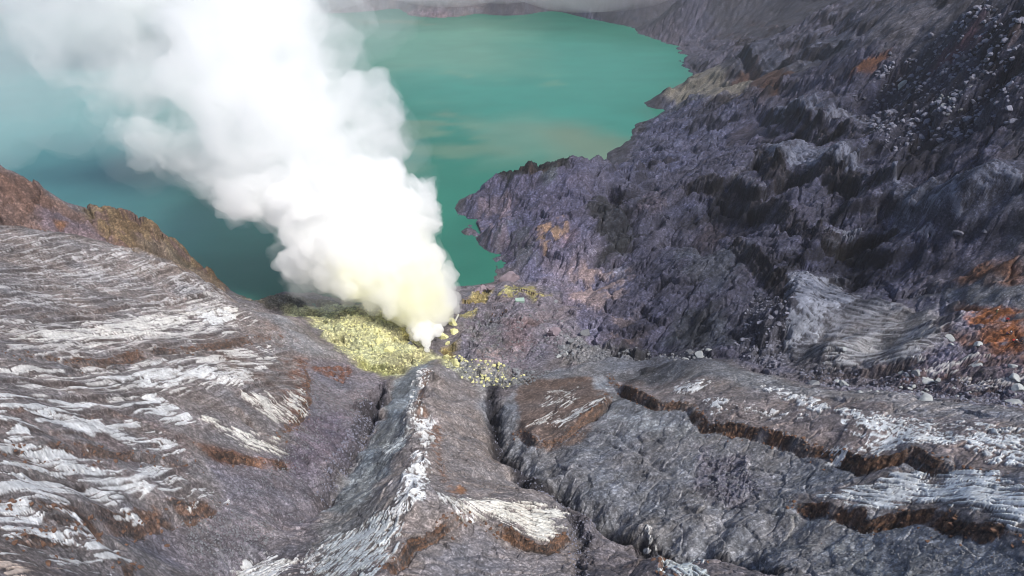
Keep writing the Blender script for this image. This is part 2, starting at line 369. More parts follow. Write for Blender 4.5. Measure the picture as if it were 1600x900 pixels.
paint('1240,565 1330,560 1420,575 1500,570 1600,590 1600,625 1400,612 1300,600 1220,590', (82, 76, 88), 3, .9, 3, 1.6)
paint('1400,585 1460,565 1520,575 1500,600 1420,605', (98, 66, 62), 3, .6, 3, 1.5, (4, -.1, .2, 331))
paint('1505,470 1540,478 1600,490 1600,545 1560,540 1530,512', (206, 112, 30), 1.5, .95, 2, 1.1, (5, -.7, -.1, 332))
paint('1480,515 1540,512 1600,545 1600,590 1520,560', (112, 86, 84), 3, .8, 3, 1.2)
# hillside and cliff on the left
paint('-60,340 0,350 150,372 300,425 400,480 540,560 600,590 500,780 340,897 250,910 -60,910', (122, 114, 114), 3, 1, 2, .35)
paint('-80,255 0,265 130,328 200,335 300,405 352,452 290,425 150,375 -60,352', (104, 82, 76), 2, 1, 2, 1.7)
paint('0,262 60,290 90,330 40,340 0,310', (104, 76, 64), 2, .8, 2, 1.7)
paint('60,320 130,340 170,372 100,366 60,352', (112, 96, 108), 2, .7, 2, 1.4)
paint('125,326 200,333 290,393 352,450 290,422 200,388 170,370', (112, 92, 64), 2, .95, 2, 1.8, (6, -.5, .1, 340))
paint('200,372 260,380 350,452 280,425', (108, 92, 76), 2, .8, 2, 1.3)
paint('85,343 105,345 105,352 88,352', (130, 84, 44), 1, .9, 1, 1)
paint('400,455 470,462 540,474 470,490 420,482 360,458', (108, 104, 92), 2, .9, 2, 1.3)
paint('330,700 460,705 480,620 470,560 540,562 605,592 590,660 500,790 400,870 340,897 250,880 180,830 220,815 360,785', (112, 106, 116), 2, .95, 2, 1.04)
paint('420,490 480,515 530,556 460,555 430,530', (124, 122, 126), 2, .9, 2, .8)
paint('280,800 380,790 440,830 380,870 300,850', (120, 118, 124), 4, .7, 3, 1.2, (6, -.2, .3, 341))
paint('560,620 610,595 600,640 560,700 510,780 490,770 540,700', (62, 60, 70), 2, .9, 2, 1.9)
paint('470,645 540,640 540,700 480,740 450,720', (96, 86, 102), 3, .8, 3, 1.3)
paint('0,640 200,640 330,660 300,725 0,725', (122, 102, 100), 3, .6, 3, .9, (7, -.1, .3, 342))
paint('300,520 420,500 480,560 470,640 380,640 330,560', (116, 98, 92), 3, .7, 3, .9, (6, -.2, .3, 343))
paint('440,560 478,560 482,620 462,660 440,640 456,600', (112, 72, 52), 1.5, .8, 1.5, 1.2, (2.5, -.3, .2, 344))
paint('300,690 420,722 455,716 440,730 340,722', (112, 70, 42), 1, .8, 1, 1.2)
paint('485,575 545,570 548,585 535,598 505,585', (118, 72, 46), 1, .85, 1, 1.4, (2, -.5, .0, 345))
# sulphur bank and the stony floor
paint('440,482 520,474 600,474 655,500 670,545 700,560 745,610 715,595 690,568 660,572 630,592 570,575 530,545', (178, 178, 128), 2, 1, 2, 1.12)
paint('500,490 600,485 640,540 600,570 530,540', (192, 192, 130), 3, .7, 3, 1.3, (5, -.2, .35, 350))
paint('598,485 640,475 655,505 660,535 635,530 620,505', (196, 184, 66), 2, .7, 2, 1.2)
paint('590,545 660,548 650,570 600,565', (150, 146, 98), 2, .7, 2, 1.3)
paint('560,560 640,575 600,588 565,578', (150, 154, 72), 1.5, .8, 1.5, 1.3)
paint('596,500 618,505 630,525 612,522', (112, 112, 86), 1.5, .7, 1, 1.2)
paint('690,545 720,530 735,545 700,560', (140, 120, 44), 1, .9, 1, 1.2)
paint('716,470 760,448 800,440 860,455 895,480 920,545 860,560 800,592 740,585 712,560 722,510', (112, 104, 116), 2.5, 1, 2.5, 1.15)
paint('720,500 780,490 800,540 740,560', (108, 110, 112), 3, .7, 3, 1.3, (5, -.2, .2, 351))
paint('780,495 840,500 830,540 790,540', (110, 88, 92), 3, .7, 3, 1.3)
paint('840,480 890,500 900,540 860,520', (148, 138, 150), 3, .7, 3, 1.2, (4, -.1, .2, 352))
paint('740,540 800,535 810,560 750,575', (156, 138, 142), 2.5, .7, 2.5, 1.2, (4, -.1, .25, 353))
paint('770,462 790,446 830,450 860,462 835,470 815,462 790,466', (158, 148, 78), 1.2, .9, 1.4, 1.1, (3, -.5, .0, 354))
paint('725,470 750,450 770,455 755,472', (160, 140, 70), 1.2, .9, 1.4, 1.4)
paint('715,490 745,482 745,492 720,496', (154, 144, 76), 1, .8, 1, 1.1)
paint('700,560 760,570 840,590 800,602 740,605', (140, 142, 138), 2, .7, 2, 1.8)
paint('880,520 960,540 1100,545 1110,560 950,560 880,570', (112, 114, 120), 2, .8, 2, 1.8)
# middle ridge
paint('676,562 690,566 745,600 765,650 790,700 860,770 900,800 905,900 480,905 500,780 560,690 610,600', (126, 118, 118), 1.5, 1, 1.5, .8)
paint('676,562 660,590 648,640 640,690 600,760 560,800 505,790 540,720 600,640 615,598', (112, 122, 132), 1.5, .95, 1.5, .8)
paint('500,800 560,790 600,770 620,800 600,850 560,890 490,880', (112, 112, 114), 2, .8, 2, .8)
paint('690,860 740,822 830,868 880,860 900,900 610,905', (120, 116, 122), 1.5, .95, 1.5, .8)
paint('740,590 770,600 768,660 748,640', (140, 142, 150), 1.5, .7, 1.5, 1)
paint('664,580 676,580 660,640 668,670 655,680 648,640', (120, 88, 68), .8, .8, .8, 1, (1.6, -.3, .2, 360))
paint('676,660 694,670 690,720 700,760 718,778 706,785 684,740 672,690', (116, 82, 62), .8, .8, .8, 1.2, (1.6, -.3, .2, 361))
paint('712,762 728,768 726,778 710,774', (130, 84, 44), .5, .9, .5, 1)
# right-hand mound and its gully
paint('815,600 860,580 950,560 1050,556 1150,574 1250,604 1400,614 1600,643 1600,905 1240,900 1160,860 1060,842 960,806 900,780 830,735 790,695 770,640', (118, 120, 128), 1.5, 1, 1.5, .98)
paint('950,590 985,588 1100,590 1200,612 1300,625 1400,640 1600,660 1600,745 1500,735 1420,712 1360,745 1290,702 1200,680 1106,667 1084,634 1030,634 985,614', (128, 116, 116), 1.5, .95, 1.5, .7)
paint('1250,610 1400,618 1600,648 1600,672 1420,640', (134, 132, 138), 2, .7, 2, .7)
paint('820,590 925,586 955,615 935,650 900,690 850,695 805,665 808,610', (106, 88, 80), 1.2, .95, 1.5, 1.0)
paint('925,585 950,585 950,610 930,608', (146, 152, 162), 1, .8, 1, .9)
paint('755,600 785,600 780,650 800,690 850,735 920,780 960,802 900,790 830,745 775,700 760,650', (46, 44, 52), 1.2, .95, 1.2, 1.9)  # dark gully rock, blackened further to paint in deeper shade
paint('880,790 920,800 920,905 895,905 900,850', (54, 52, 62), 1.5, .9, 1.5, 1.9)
paint('960,800 1060,835 1160,850 1250,895 1160,880 1060,850 960,815', (42, 40, 46), 1, .9, 1, 1.7)  # lower gully bed, shade likewise put into the rock colour
paint('1090,700 1170,720 1200,760 1150,790 1090,760', (96, 92, 108), 2, .8, 2, 1.3)
paint('960,700 1010,680 1050,720 990,760', (106, 108, 118), 3, .6, 3, 1.1)
paint('1235,775 1300,760 1400,735 1600,760 1600,850 1500,830 1400,808 1350,822 1270,795', (124, 116, 116), 1, .9, 1, .8)
paint('1290,800 1440,815 1600,870 1600,905 1340,900 1200,830', (132, 136, 144), 2, .7, 2, .8)
paint('500,500 540,490 580,520 560,560 530,545', (138, 136, 98), 2, .6, 2, 1.4, (4, -.1, .25, 370))
paint('600,560 650,560 640,580 600,580', (132, 126, 88), 1.5, .6, 1.5, 1.4)
paint('940,600 1000,640 1090,660 1100,690 1000,680 940,640', (140, 146, 152), 2, .6, 2, 1.0, (4, -.2, .2, 371))
paint('830,700 930,660 1000,700 960,780 900,765', (96, 98, 110), 3, .6, 3, 1.0, (5, -.2, .3, 372))
paint('1190,780 1260,800 1340,850 1500,880 1400,900 1280,880', (144, 150, 154), 2, .6, 2, 1.0, (5, -.2, .2, 373))

# ------------------------------------------------------------------ broken edges of the hard layers: the land steps down in front of each line
BROWN = lin((88, 66, 54)); DARKB = lin((52, 44, 42)); OCHRE = lin((110, 76, 50))
SCARPS = [
 # outline of the edge (high side to its left), drop in metres, how far back the shelf tilts, brown strength
 ('0,550 60,555 105,571 150,571 200,561 240,551 280,551 340,543 380,531 420,526 440,523', 2.4, 9, .8),
 ('0,646 80,651 130,656 180,646 220,656 270,676', 1.0, 4, .5),
 ('0,716 60,706 130,706 200,713 240,720 275,722 298,716', 1.6, 5, .7),
 ('0,796 60,798 100,809 140,813 230,816 270,801 320,791 358,786', 3.0, 7, .8),
 ('0,847 60,843 100,841 138,828 150,815', 1.4, 4, .8),
 ('190,905 197,880 192,868', 1.0, 4, .9),
 ('300,690 330,704 370,716 420,726 455,718', 2.4, 5, .9),
 ('355,632 378,650 402,672', 2.2, 4, .3),
 ('420,682 448,670 468,652 482,625 481,590 470,565', 1.6, 5, .9),
 ('0,505 100,491 200,478 250,470 330,463 360,456', 1.3, 6, .4),
 ('0,455 80,452 150,447 250,441', .8, 5, .1),
 ('0,412 100,406 180,398 240,392', .8, 5, .1),
 ('0,586 60,584 140,580 200,575', .8, 4, .2),
 ('60,620 140,626 230,622 300,608', .7, 4, .2),
 ('0,680 60,678 120,684 160,690', .7, 3, .3),
 ('0,756 100,742 190,726', .6, 3, .2),
 ('585,905 612,886 640,859 680,839 712,816 738,811', 2.6, 8, .95),
 ('742,813 790,836 830,856 856,861 886,828', 2.6, 7, .95),
 ('806,662 850,692 882,682 905,660 938,640 950,612', 3.0, 8, .7),
 ('952,578 966,598 987,616 1031,635 1060,632 1084,635 1106,668 1162,677 1202,681 1250,694 1289,703 1320,719 1350,728 1392,722 1425,716 1469,729 1512,738 1605,747', 3.0, 10, 1),
 ('1232,781 1272,795 1337,812 1359,821 1403,808 1447,803 1504,830 1556,830 1605,847', 3.0, 8, 1),
 ('1032,905 1030,880 1036,862', 1.4, 4, .7),
 # crater wall
 ('1038,311 1075,290 1113,277 1173,299 1226,329 1256,359 1297,377 1343,377 1388,368 1447,374', 5.0, 14, .35),
 ('1135,381 1187,408 1218,426 1246,453 1234,480 1228,532', 4.5, 12, .35),
 ('1188,226 1210,260 1282,264 1338,286 1394,290', 6.0, 16, .35),
 ('1195,147 1233,174 1263,200 1312,211 1364,204', 6.0, 16, .45),
 ('1131,95 1180,99 1233,99 1290,82 1338,66', 7.0, 18, .3),
 ('1365,312 1400,326 1450,330 1480,330 1530,308 1600,270', 2.5, 12, .1),
 ('778,280 786,260 830,262 892,248', 4.5, 10, .0),
 ('1400,445 1450,420 1500,392 1530,378', 2.0, 8, .1),
 ('1270,585 1340,585 1420,565 1470,545 1490,530', 2.6, 10, .4),
 ('1490,560 1540,570 1600,560', 1.6, 6, .5),
 ('1450,612 1520,617 1590,605', 1.8, 6, .4),
 ('30,345 60,356 70,362', 1.0, 4, .8),
]
FACE = np.zeros(N, np.float32)
WLX = fbm(VX / 16, VY / 16, 3, 231).astype(np.float32); WLY = fbm(VX / 16, VY / 16, 3, 237).astype(np.float32)
CHANNELS = [
 ('765,598 767,650 788,695 830,735 900,780 960,806 1060,842 1160,862 1250,898', 4.5, 2.4), ('768,640 788,695 830,735 900,780 960,806 1060,842 1160,862 1250,898', 4.0, 9.0), ('890,796 905,850 912,905', 1.8, 1.4),
 ('605,593 585,640 550,690 505,772 470,815', 2.2, 1.8), ('605,593 585,640 550,690 505,772 470,815 402,850', 3.5, 6.0), ('678,568 667,600 656,650 650,700 652,760 640,810 600,890', -3.8, 5.0), ('652,760 690,790 740,800 800,800', -1.2, 4.0), ('488,797 506,764 516,745', 1.6, .8), ('340,903 372,880 402,850', 2.4, 1.1),
 ('372,652 398,668 414,682', 1.8, .7), ('236,720 272,722 294,717', 1.6, .7), ('944,658 980,690 1020,722 1057,741 1110,735 1154,737', .9, .8),
 ('1135,853 1170,856 1200,862', 3.2, 1.4), ('1232,776 1180,770 1140,790 1090,770', .9, .8), ('140,830 165,845 190,850', 1.4, .8),
 ('945,275 960,312 1000,335 1045,352 1100,386 1140,388', 5.0, 4.5), ('1180,372 1130,372 1085,390', 3.5, 3.0), ('905,345 880,385 850,410', 2.0, 3.0),
 ('1000,385 960,420 930,450 900,472', 1.6, 2.2), ('1040,430 1010,470 1000,500', 1.4, 2.0), ('1120,440 1090,480 1075,520', 1.6, 2.2), ('1180,470 1160,510 1150,560', 1.6, 2.0),
 ('1040,240 1000,260 960,262', 2.0, 3.0), ('1140,215 1100,240 1060,275 1030,300', 3.4, 3.4), ('1270,290 1220,305 1180,340', 3.4, 3.2), ('1400,300 1330,320 1290,345', 3.2, 3.0),
 ('1390,130 1300,150 1220,135 1160,130', 3.6, 4.0), ('1250,210 1190,205 1140,215', 2.2, 3.0), ('870,262 880,300 850,340', 1.6, 2.4), ('1100,60 1130,80 1150,95', 3.0, 6.0), ('1340,0 1290,50 1230,80', 3.0, 6.0), ('1230,0 1190,40 1120,70', 3.0, 7.0),
]
for i, (s, dep, wid) in enumerate(CHANNELS):
    pl = plan(px_list(s)); idx = box_of(VX, VY, pl, 4 * wid + 6)
    if len(idx) == 0: continue
    d, al, tot = seg_field(VX[idx] + wid * WLX[idx] + .35 * wid * WXN[idx], VY[idx] + wid * WLY[idx] + .35 * wid * WYN[idx], pl)
    end = sstep(0, .15 * tot, al) * sstep(0, .15 * tot, tot - al)
    VZ[idx] -= dep * end * np.exp(-(np.abs(d) / wid) ** (1.4 if dep > 0 else 1.0)) * (1 + .5 * fbm(al / (4 * wid), 0 * al, 2, 380 + i))
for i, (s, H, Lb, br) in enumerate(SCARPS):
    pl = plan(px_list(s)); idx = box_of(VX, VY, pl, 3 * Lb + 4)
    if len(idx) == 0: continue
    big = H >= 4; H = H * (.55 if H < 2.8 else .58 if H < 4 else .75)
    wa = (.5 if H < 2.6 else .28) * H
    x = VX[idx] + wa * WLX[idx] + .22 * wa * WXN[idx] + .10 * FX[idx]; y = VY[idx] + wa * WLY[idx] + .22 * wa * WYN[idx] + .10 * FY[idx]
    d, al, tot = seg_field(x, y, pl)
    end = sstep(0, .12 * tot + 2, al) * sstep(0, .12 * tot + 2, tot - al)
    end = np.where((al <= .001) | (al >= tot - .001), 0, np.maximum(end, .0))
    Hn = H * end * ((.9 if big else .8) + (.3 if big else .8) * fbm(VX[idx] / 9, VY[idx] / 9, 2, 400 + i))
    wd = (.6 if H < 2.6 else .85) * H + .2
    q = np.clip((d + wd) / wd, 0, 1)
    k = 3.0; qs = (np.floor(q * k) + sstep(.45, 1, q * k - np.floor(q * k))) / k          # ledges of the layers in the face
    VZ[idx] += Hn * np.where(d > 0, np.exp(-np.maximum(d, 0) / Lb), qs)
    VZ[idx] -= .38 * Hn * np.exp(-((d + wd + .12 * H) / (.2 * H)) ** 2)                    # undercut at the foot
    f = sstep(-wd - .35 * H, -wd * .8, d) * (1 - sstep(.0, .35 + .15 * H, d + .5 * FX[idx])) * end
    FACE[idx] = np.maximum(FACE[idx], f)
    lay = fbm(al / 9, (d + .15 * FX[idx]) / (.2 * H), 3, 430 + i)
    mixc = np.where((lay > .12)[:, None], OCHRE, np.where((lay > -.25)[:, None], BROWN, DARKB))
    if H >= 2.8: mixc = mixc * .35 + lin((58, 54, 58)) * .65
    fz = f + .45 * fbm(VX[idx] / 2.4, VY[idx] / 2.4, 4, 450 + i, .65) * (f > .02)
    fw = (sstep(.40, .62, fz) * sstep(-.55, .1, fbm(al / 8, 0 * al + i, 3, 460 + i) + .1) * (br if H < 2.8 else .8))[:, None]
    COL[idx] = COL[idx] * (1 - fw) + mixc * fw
    if br > .6:                                            # rust that has washed over the rim
        f2 = (np.exp(-np.abs(d - .4) / (.55 * H)) * end * br * .35 * sstep(-.1, .4, fbm(VX[idx] / 2.2, VY[idx] / 2.2, 4, 470 + i)))[:, None]
        COL[idx] = COL[idx] * (1 - f2) + BROWN * f2

# ------------------------------------------------------------------ thin layers that crop out as steps across the hillside
def grain_field(strokes):
    """a smooth field whose level lines follow the strokes"""
    rowsA, rhs = [], []
    for s in strokes:
        pl = plan(px_list(s))
        for (ax, ay), (bx, by) in zip(pl[:-1], pl[1:]):
            L = math.hypot(bx - ax, by - ay); cx_, cy_ = (bx - ax) / L, (by - ay) / L; mx_, my_ = (ax + bx) / 200, (ay + by) / 200
            gxr = np.array([1, 0, 2 * mx_, my_, 0]); gyr = np.array([0, 1, 0, mx_, 2 * my_])
            rowsA += [3 * (cx_ * gxr + cy_ * gyr), -cy_ * gxr + cx_ * gyr]; rhs += [0, 1]
    A_ = np.array(rowsA); cb = np.linalg.solve(A_.T @ A_ + 1e-3 * np.eye(5), A_.T @ np.array(rhs))
    hx, hy = VX / 100, VY / 100
    return 100 * (cb[0] * hx + cb[1] * hy + cb[2] * hx * hx + cb[3] * hx * hy + cb[4] * hy * hy) + .18 * WLX + .06 * WXN
HIN = np.zeros(N, np.float32)
def bedding(field, outline, along, levels, feather=5, pale=(178, 174, 176), sd0=0):
    pl = plan(px_list(outline)); idx = box_of(VX, VY, pl, 2)
    bb = field[idx]; gu = along[idx]
    hin = sstep(0, feather, poly_field(VX[idx] + 2 * WXN[idx], VY[idx] + 2 * WYN[idx], pl)); HIN[idx] = np.maximum(HIN[idx], hin)
    for per, hgt, sd in levels:
        sd += sd0
        q = bb / per + .25 * noise(gu / (per * 16), bb / (per * 2), 480 + sd); fr = q - np.floor(q)
        act = sstep(-.35, .25, noise(gu / (per * 9), np.floor(q) * 3.7 + .5, 484 + sd))
        VZ[idx] += (hin * hgt * act * (sstep(0, .10, fr) * (1 - fr) - .3)).astype(np.float32)
        st = (hin * act * np.exp(-((fr - .04) / .07) ** 2) * .6)[:, None]
        COL[idx] = COL[idx] * (1 - st) + lin((76, 66, 64)) * st
        pal = (hin * act * sstep(.08, .2, fr) * (1 - sstep(.3, .75, fr)) * .25 * sstep(-.2, .3, noise(gu / 5, bb / .6, 488 + sd)))[:, None]
        COL[idx] = COL[idx] * (1 - pal) + lin(pale) * pal
BB = grain_field(['0,455 150,447 250,441 440,491', '0,505 200,478 360,456', '0,550 105,562 280,545 420,526', '0,590 200,575 390,560', '0,650 130,655 290,645', '0,716 130,706 290,716', '0,796 140,808 350,786', '0,856 130,846 190,846', '0,412 180,398 300,425'])
bedding(BB, '-300,350 0,352 150,375 290,425 350,457 420,500 470,560 480,620 455,660 400,690 320,690 350,790 230,815 190,905 -300,1000', VY, ((3.1, .8, 1), (1.15, .24, 2)))
B2 = grain_field(['1200,235 1300,252 1400,288', '1395,300 1500,285 1600,262', '1400,325 1500,318 1600,285', '1220,250 1300,262 1390,283'])
bedding(B2, '1188,224 1260,220 1400,268 1600,245 1600,300 1500,340 1440,335 1340,284 1215,258', VX, ((2.6, .8, 20), (1.2, .35, 23)), 3, (168, 172, 188))
B3 = grain_field(['1240,440 1340,478 1450,482', '1236,480 1340,505 1460,500', '1250,525 1350,535 1470,512', '1270,570 1360,568 1460,545'])
bedding(B3, '1228,428 1300,430 1350,462 1460,470 1500,500 1480,545 1420,568 1340,588 1250,582 1225,540', VX, ((2.2, .7, 30), (1.0, .3, 33)), 3, (168, 170, 178))
B4 = grain_field(['1200,150 1300,190 1364,200', '1131,95 1233,97 1330,62', '1200,135 1290,160 1350,165'])
bedding(B4, '1130,90 1235,82 1345,42 1345,70 1240,104 1140,106', VX, ((3.4, 1.2, 40), (1.6, .5, 43)), 3, (150, 152, 168))
bedding(B4, '1192,142 1260,155 1320,165 1400,170 1400,206 1312,212 1250,190', VX, ((2.8, .9, 50), (1.3, .4, 53)), 3, (150, 152, 168))

# ------------------------------------------------------------------ pale crust lying in flakes along the grain
CRUST = np.zeros(N, np.float32)
def crust(poly, grain, dens=.0, La=3.5, Lc=.55, col=(206, 208, 210), fan=False, crack=.0, seed=0, thick=.16, edge=2.0):
    pl = plan(px_list(poly)); idx = box_of(VX, VY, pl, 2)
    if len(idx) == 0: return
    x, y = VX[idx], VY[idx]
    di = poly_field(x + .35 * WXN[idx] + .15 * FX[idx], y + .9 * WYN[idx] + .3 * FY[idx], pl)
    if grain != 'hill': (ax, ay), (bx, by) = plan(px_list(grain))
    if grain == 'hill': u = y; v = BB[idx]; La = La * 2.6
    elif fan:                                                # lines spread from the first point
        rr = np.hypot(x - ax, y - ay); th = np.arctan2(y - ay, x - ax); t0 = math.atan2(by - ay, bx - ax)
        dth = (th - t0 + np.pi) % (2 * np.pi) - np.pi
        u = rr; v = dth * max(math.hypot(bx - ax, by - ay), 1)
    else:
        L = math.hypot(bx - ax, by - ay); cx_, cy_ = (bx - ax) / L, (by - ay) / L
        u = (x - ax) * cx_ + (y - ay) * cy_; v = -(x - ax) * cy_ + (y - ay) * cx_
    v = v + (.0 if grain == 'hill' else .12) * WXN[idx]
    Lc = max(Lc, .55); nz = fbm(u / La, v / Lc, 3, 500 + seed, .5)
    nz2 = fbm(x / 4, y / 4, 3, 520 + seed)
    val = .75 * nz + .3 * nz2 + dens + np.clip(di / edge, -1.5, 1) * .5 + .45 * noise(u / (La * .6), v / (Lc * 2.2), 560 + seed) * np.clip(1 - di / (2 * edge), 0, 1) - .28
    ln = np.abs(noise(u / (La * 2.2), v / (Lc * 1.1), 550 + seed))
    val = val - .5 * (1 - sstep(.02, .12, ln))            # splits along the grain
    pr_, _, _, _, _, gap_ = cells((u + .4 * FX[idx]) / (La * .55), (v + .12 * FY[idx]) / (Lc * 1.25), 570 + seed)
    val = val + .55 * pr_ * np.clip(1.25 - di / (2 * edge), .25, 1) - .6 * (1 - sstep(.02, .10, gap_))   # broken into plates
    if crack > 0:
        cr = np.abs(noise(u / (La * .5) + .4 * FX[idx], v / (Lc * 1.6), 540 + seed))
        val = val - crack * (1 - sstep(.0, .10, cr))
    m = (sstep(-.05, .09, val) * (di > -1)).astype(np.float32)
    tone = (1 + .12 * nz2 + .10 * FX[idx])[:, None]
    c = lin(col) * .86 * np.clip(tone, .6, 1.2)
    COL[idx] = COL[idx] * (1 - m[:, None]) + c * m[:, None]
    rim = (sstep(-.35, -.05, val) * (1 - m) * (di > -1) * .45)[:, None]
    COL[idx] = COL[idx] * (1 - rim) + lin((92, 78, 74)) * rim
    VZ[idx] += m * thick * (1 + .25 * nz + .5 * pr_); CRUST[idx] = np.maximum(CRUST[idx], m)
# hillside on the left
crust('0,365 150,378 300,430 380,475 360,490 200,478 0,500', 'hill', -0.38, 9, .5, (168, 166, 168), seed=1, thick=.2, edge=3)
crust('0,505 200,482 350,466 400,500 380,525 240,548 100,565 0,545', 'hill', -0.26, 8, .6, (188, 185, 184), seed=2, edge=3)
crust('30,535 150,545 330,500 370,494 365,480 300,488 200,500 60,520', 'hill', 0.14, 6, .7, (208, 206, 202), seed=3)
crust('310,492 345,486 366,492 362,505 340,512 310,504', 'hill', 0.19, 3, .8, seed=4)
crust('0,580 160,578 330,548 420,535 440,560 390,610 300,608 140,622 0,618', 'hill', -0.18, 6, .5, (200, 198, 196), seed=5)
crust('90,600 200,580 260,565 340,575 390,582 380,595 300,592 200,606 110,612', 'hill', 0.09, 5, .6, seed=6)
crust('0,625 120,632 230,615 260,630 300,650 290,662 230,650 150,640 80,648 0,644', 'hill', 0.19, 6, .7, seed=7)
crust('0,652 80,656 150,660 160,672 90,680 0,676', 'hill', 0.19, 6, .8, seed=8)
crust('0,686 55,684 55,700 0,708', 'hill', 0.14, 4, .7, seed=81)
crust('90,668 160,660 210,662 205,668 150,674', 'hill', 0.24, 4, .6, seed=82)
crust('178,680 210,674 250,680 278,700 270,708 235,706 190,695', 'hill', 0.19, 4, .5, seed=9)
crust('0,715 80,712 150,722 148,735 90,730 0,738', 'hill', 0.14, 5, .6, seed=10)
crust('110,750 150,735 230,728 295,738 296,748 230,750 150,752', 'hill', 0.24, 6, .5, seed=11)
crust('0,770 60,758 130,752 215,752 230,768 200,780 225,808 170,806 100,798 50,786 0,785', 'hill', 0.22, 6, .7, seed=12)
crust('220,765 300,757 356,782 330,786 290,795 265,782', 'hill', 0.14, 4, .45, seed=13, crack=.2)
crust('0,800 50,802 100,812 128,820 126,832 50,830 40,824 0,822', 'hill', 0.19, 5, .5, seed=14)
crust('0,852 60,850 130,848 128,862 60,868 0,880', 'hill', 0.09, 5, .5, seed=15)
crust('110,880 140,862 190,856 192,890 120,898', 'hill', 0.04, 3, .5, seed=16)
crust('20,890 60,880 90,890 40,900', 'hill', -0.06, 3, .5, (200, 180, 165), seed=17)
crust('320,655 345,660 400,682 432,690 430,690 450,712 400,704 360,690', '330,655 430,700', .12, 5, .38, (196, 194, 186), seed=18, crack=.1, thick=.3)
crust('385,620 405,612 440,632 472,612 476,640 462,655 430,660 410,648', '400,612 455,655', .08, 5, .38, (192, 190, 184), seed=19, crack=.1, thick=.3)
crust('345,905 380,872 420,864 455,880 440,905', '360,900 440,868', .2, 5, .45, seed=20, thick=.25)
# middle ridge
crust('660,578 674,580 668,598 655,622 650,640 640,640 648,612', '672,580 645,640', .0, 1.6, .8, seed=30)
crust('640,640 658,640 660,655 645,672 636,680', '655,640 640,680', -.1, 1.6, .7, seed=31)
crust('654,664 676,664 676,690 664,706 654,690', '668,664 660,705', .35, 2, 1.0, seed=32)
crust('650,724 660,722 668,750 664,775 660,802 640,808 618,828 612,822 634,780', '655,724 635,820', .42, 1.4, .8, (214, 218, 222), seed=33, crack=.35)
crust('600,690 640,684 640,700 600,720', '640,690 600,715', -.1, 2, .5, (170, 180, 186), seed=34)
crust('520,835 570,818 612,802 626,835 600,890 575,905 500,905 490,878', '620,800 530,900', .12, 5, .5, (186, 196, 202), seed=35, crack=.15)
crust('470,870 500,850 510,880 480,900', '500,850 475,900', .1, 2, .6, seed=351)
crust('705,795 760,786 800,784 868,790 884,800 880,822 850,853 815,838 760,812 725,812', '668,776 860,815', .16, 7, .42, (208, 206, 198), fan=True, seed=36, crack=.0, thick=.3)
crust('690,790 720,795 735,815 712,812', '690,780 730,815', .1, 2, .5, seed=37)
crust('1038,866 1055,860 1090,876 1112,905 1032,905', '1040,862 1100,905', .15, 3, .5, (196, 206, 208), seed=38, crack=.2)
crust('1012,808 1030,830 1045,850 1030,842', '1012,808 1040,850', .0, 1.5, .5, seed=39)
# mound on the right
crust('1052,606 1075,596 1106,600 1098,606 1080,618 1060,616', '1050,612 1106,600', .45, 2.2, 1.0, (214, 218, 222), seed=50, crack=.4)
crust('1104,630 1130,634 1134,646 1112,652', '1104,632 1134,648', .4, 2.0, 1.1, (214, 218, 222), seed=51, crack=.3)
crust('1194,604 1232,614 1292,636 1286,643 1225,624', '1195,605 1290,640', .35, 2.5, .7, (214, 218, 222), seed=52, crack=.4)
crust('1150,640 1220,642 1280,650 1240,655 1150,652', '1150,645 1280,650', -.2, 2, .8, (204, 206, 210), seed=521, crack=.3)
crust('1318,646 1400,658 1452,670 1487,690 1478,702 1420,702 1370,722 1340,716 1376,690 1326,676', '1320,650 1480,695', .32, 1.5, .8, (214, 220, 224), seed=53, crack=.6)
crust('1486,690 1540,672 1605,680 1605,726 1560,724 1520,706', '1490,690 1600,715', .32, 1.5, .8, (214, 220, 224), seed=54, crack=.6)
crust('1290,640 1400,650 1500,660 1600,664 1600,682 1500,676 1400,664 1300,652', '1300,646 1600,672', -.3, 2, .7, (208, 212, 216), seed=541, crack=.4)
crust('1294,706 1324,704 1322,718 1298,726', '1324,704 1296,726', .35, 2, .6, seed=55)
crust('1282,776 1320,770 1372,760 1396,741 1470,746 1545,745 1605,785 1605,828 1570,816 1510,796 1430,790 1385,800 1340,797', '1290,778 1580,800', .40, 5, .55, (210, 216, 220), seed=56, crack=.2, thick=.25)
crust('820,664 862,644 898,624 892,634 850,662', '820,664 895,626', .0, 4, .35, (190, 190, 188), seed=57)
crust('862,664 905,640 942,628 935,640 880,670', '862,666 940,630', .1, 4, .4, (204, 206, 206), seed=58)
crust('850,610 900,605 900,625 840,640', '840,640 900,610', -.35, 3, .4, (180, 180, 178), seed=59)
# benches of the crater wall
crust('1232,430 1300,434 1345,465 1290,490 1270,535 1232,540 1232,480', '1232,470 1300,492',   .3, 7, 1.1, (190, 196, 204), seed=70, thick=.2)
crust('1290,480 1400,470 1460,500 1440,560 1300,575 1260,540', '1280,520 1450,500', -.1, 8, .7, (164, 166, 174), seed=71)
crust('1195,226 1260,224 1340,262 1400,285 1340,282 1215,255', '1200,235 1380,282', .02, 9, 1.2, (160, 166, 184), seed=72, thick=.3)
crust('1400,285 1500,272 1600,255 1600,280 1500,330 1440,335', '1400,305 1590,262', -.12, 10, .8, (150, 156, 174), seed=73, thick=.3)
crust('1200,148 1250,160 1300,178 1330,195 1300,205 1240,182', '1200,155 1320,195', -.1, 9, 1.2, (148, 152, 170), seed=74, thick=.3)
crust('1270,195 1330,185 1360,200 1310,208', '1270,196 1360,204', .0, 8, 1.0, (150, 154, 172), seed=75)
crust('1365,312 1420,322 1500,328 1480,334 1410,332', '1365,314 1480,330', .2, 8, .8, (160, 166, 182), seed=76)
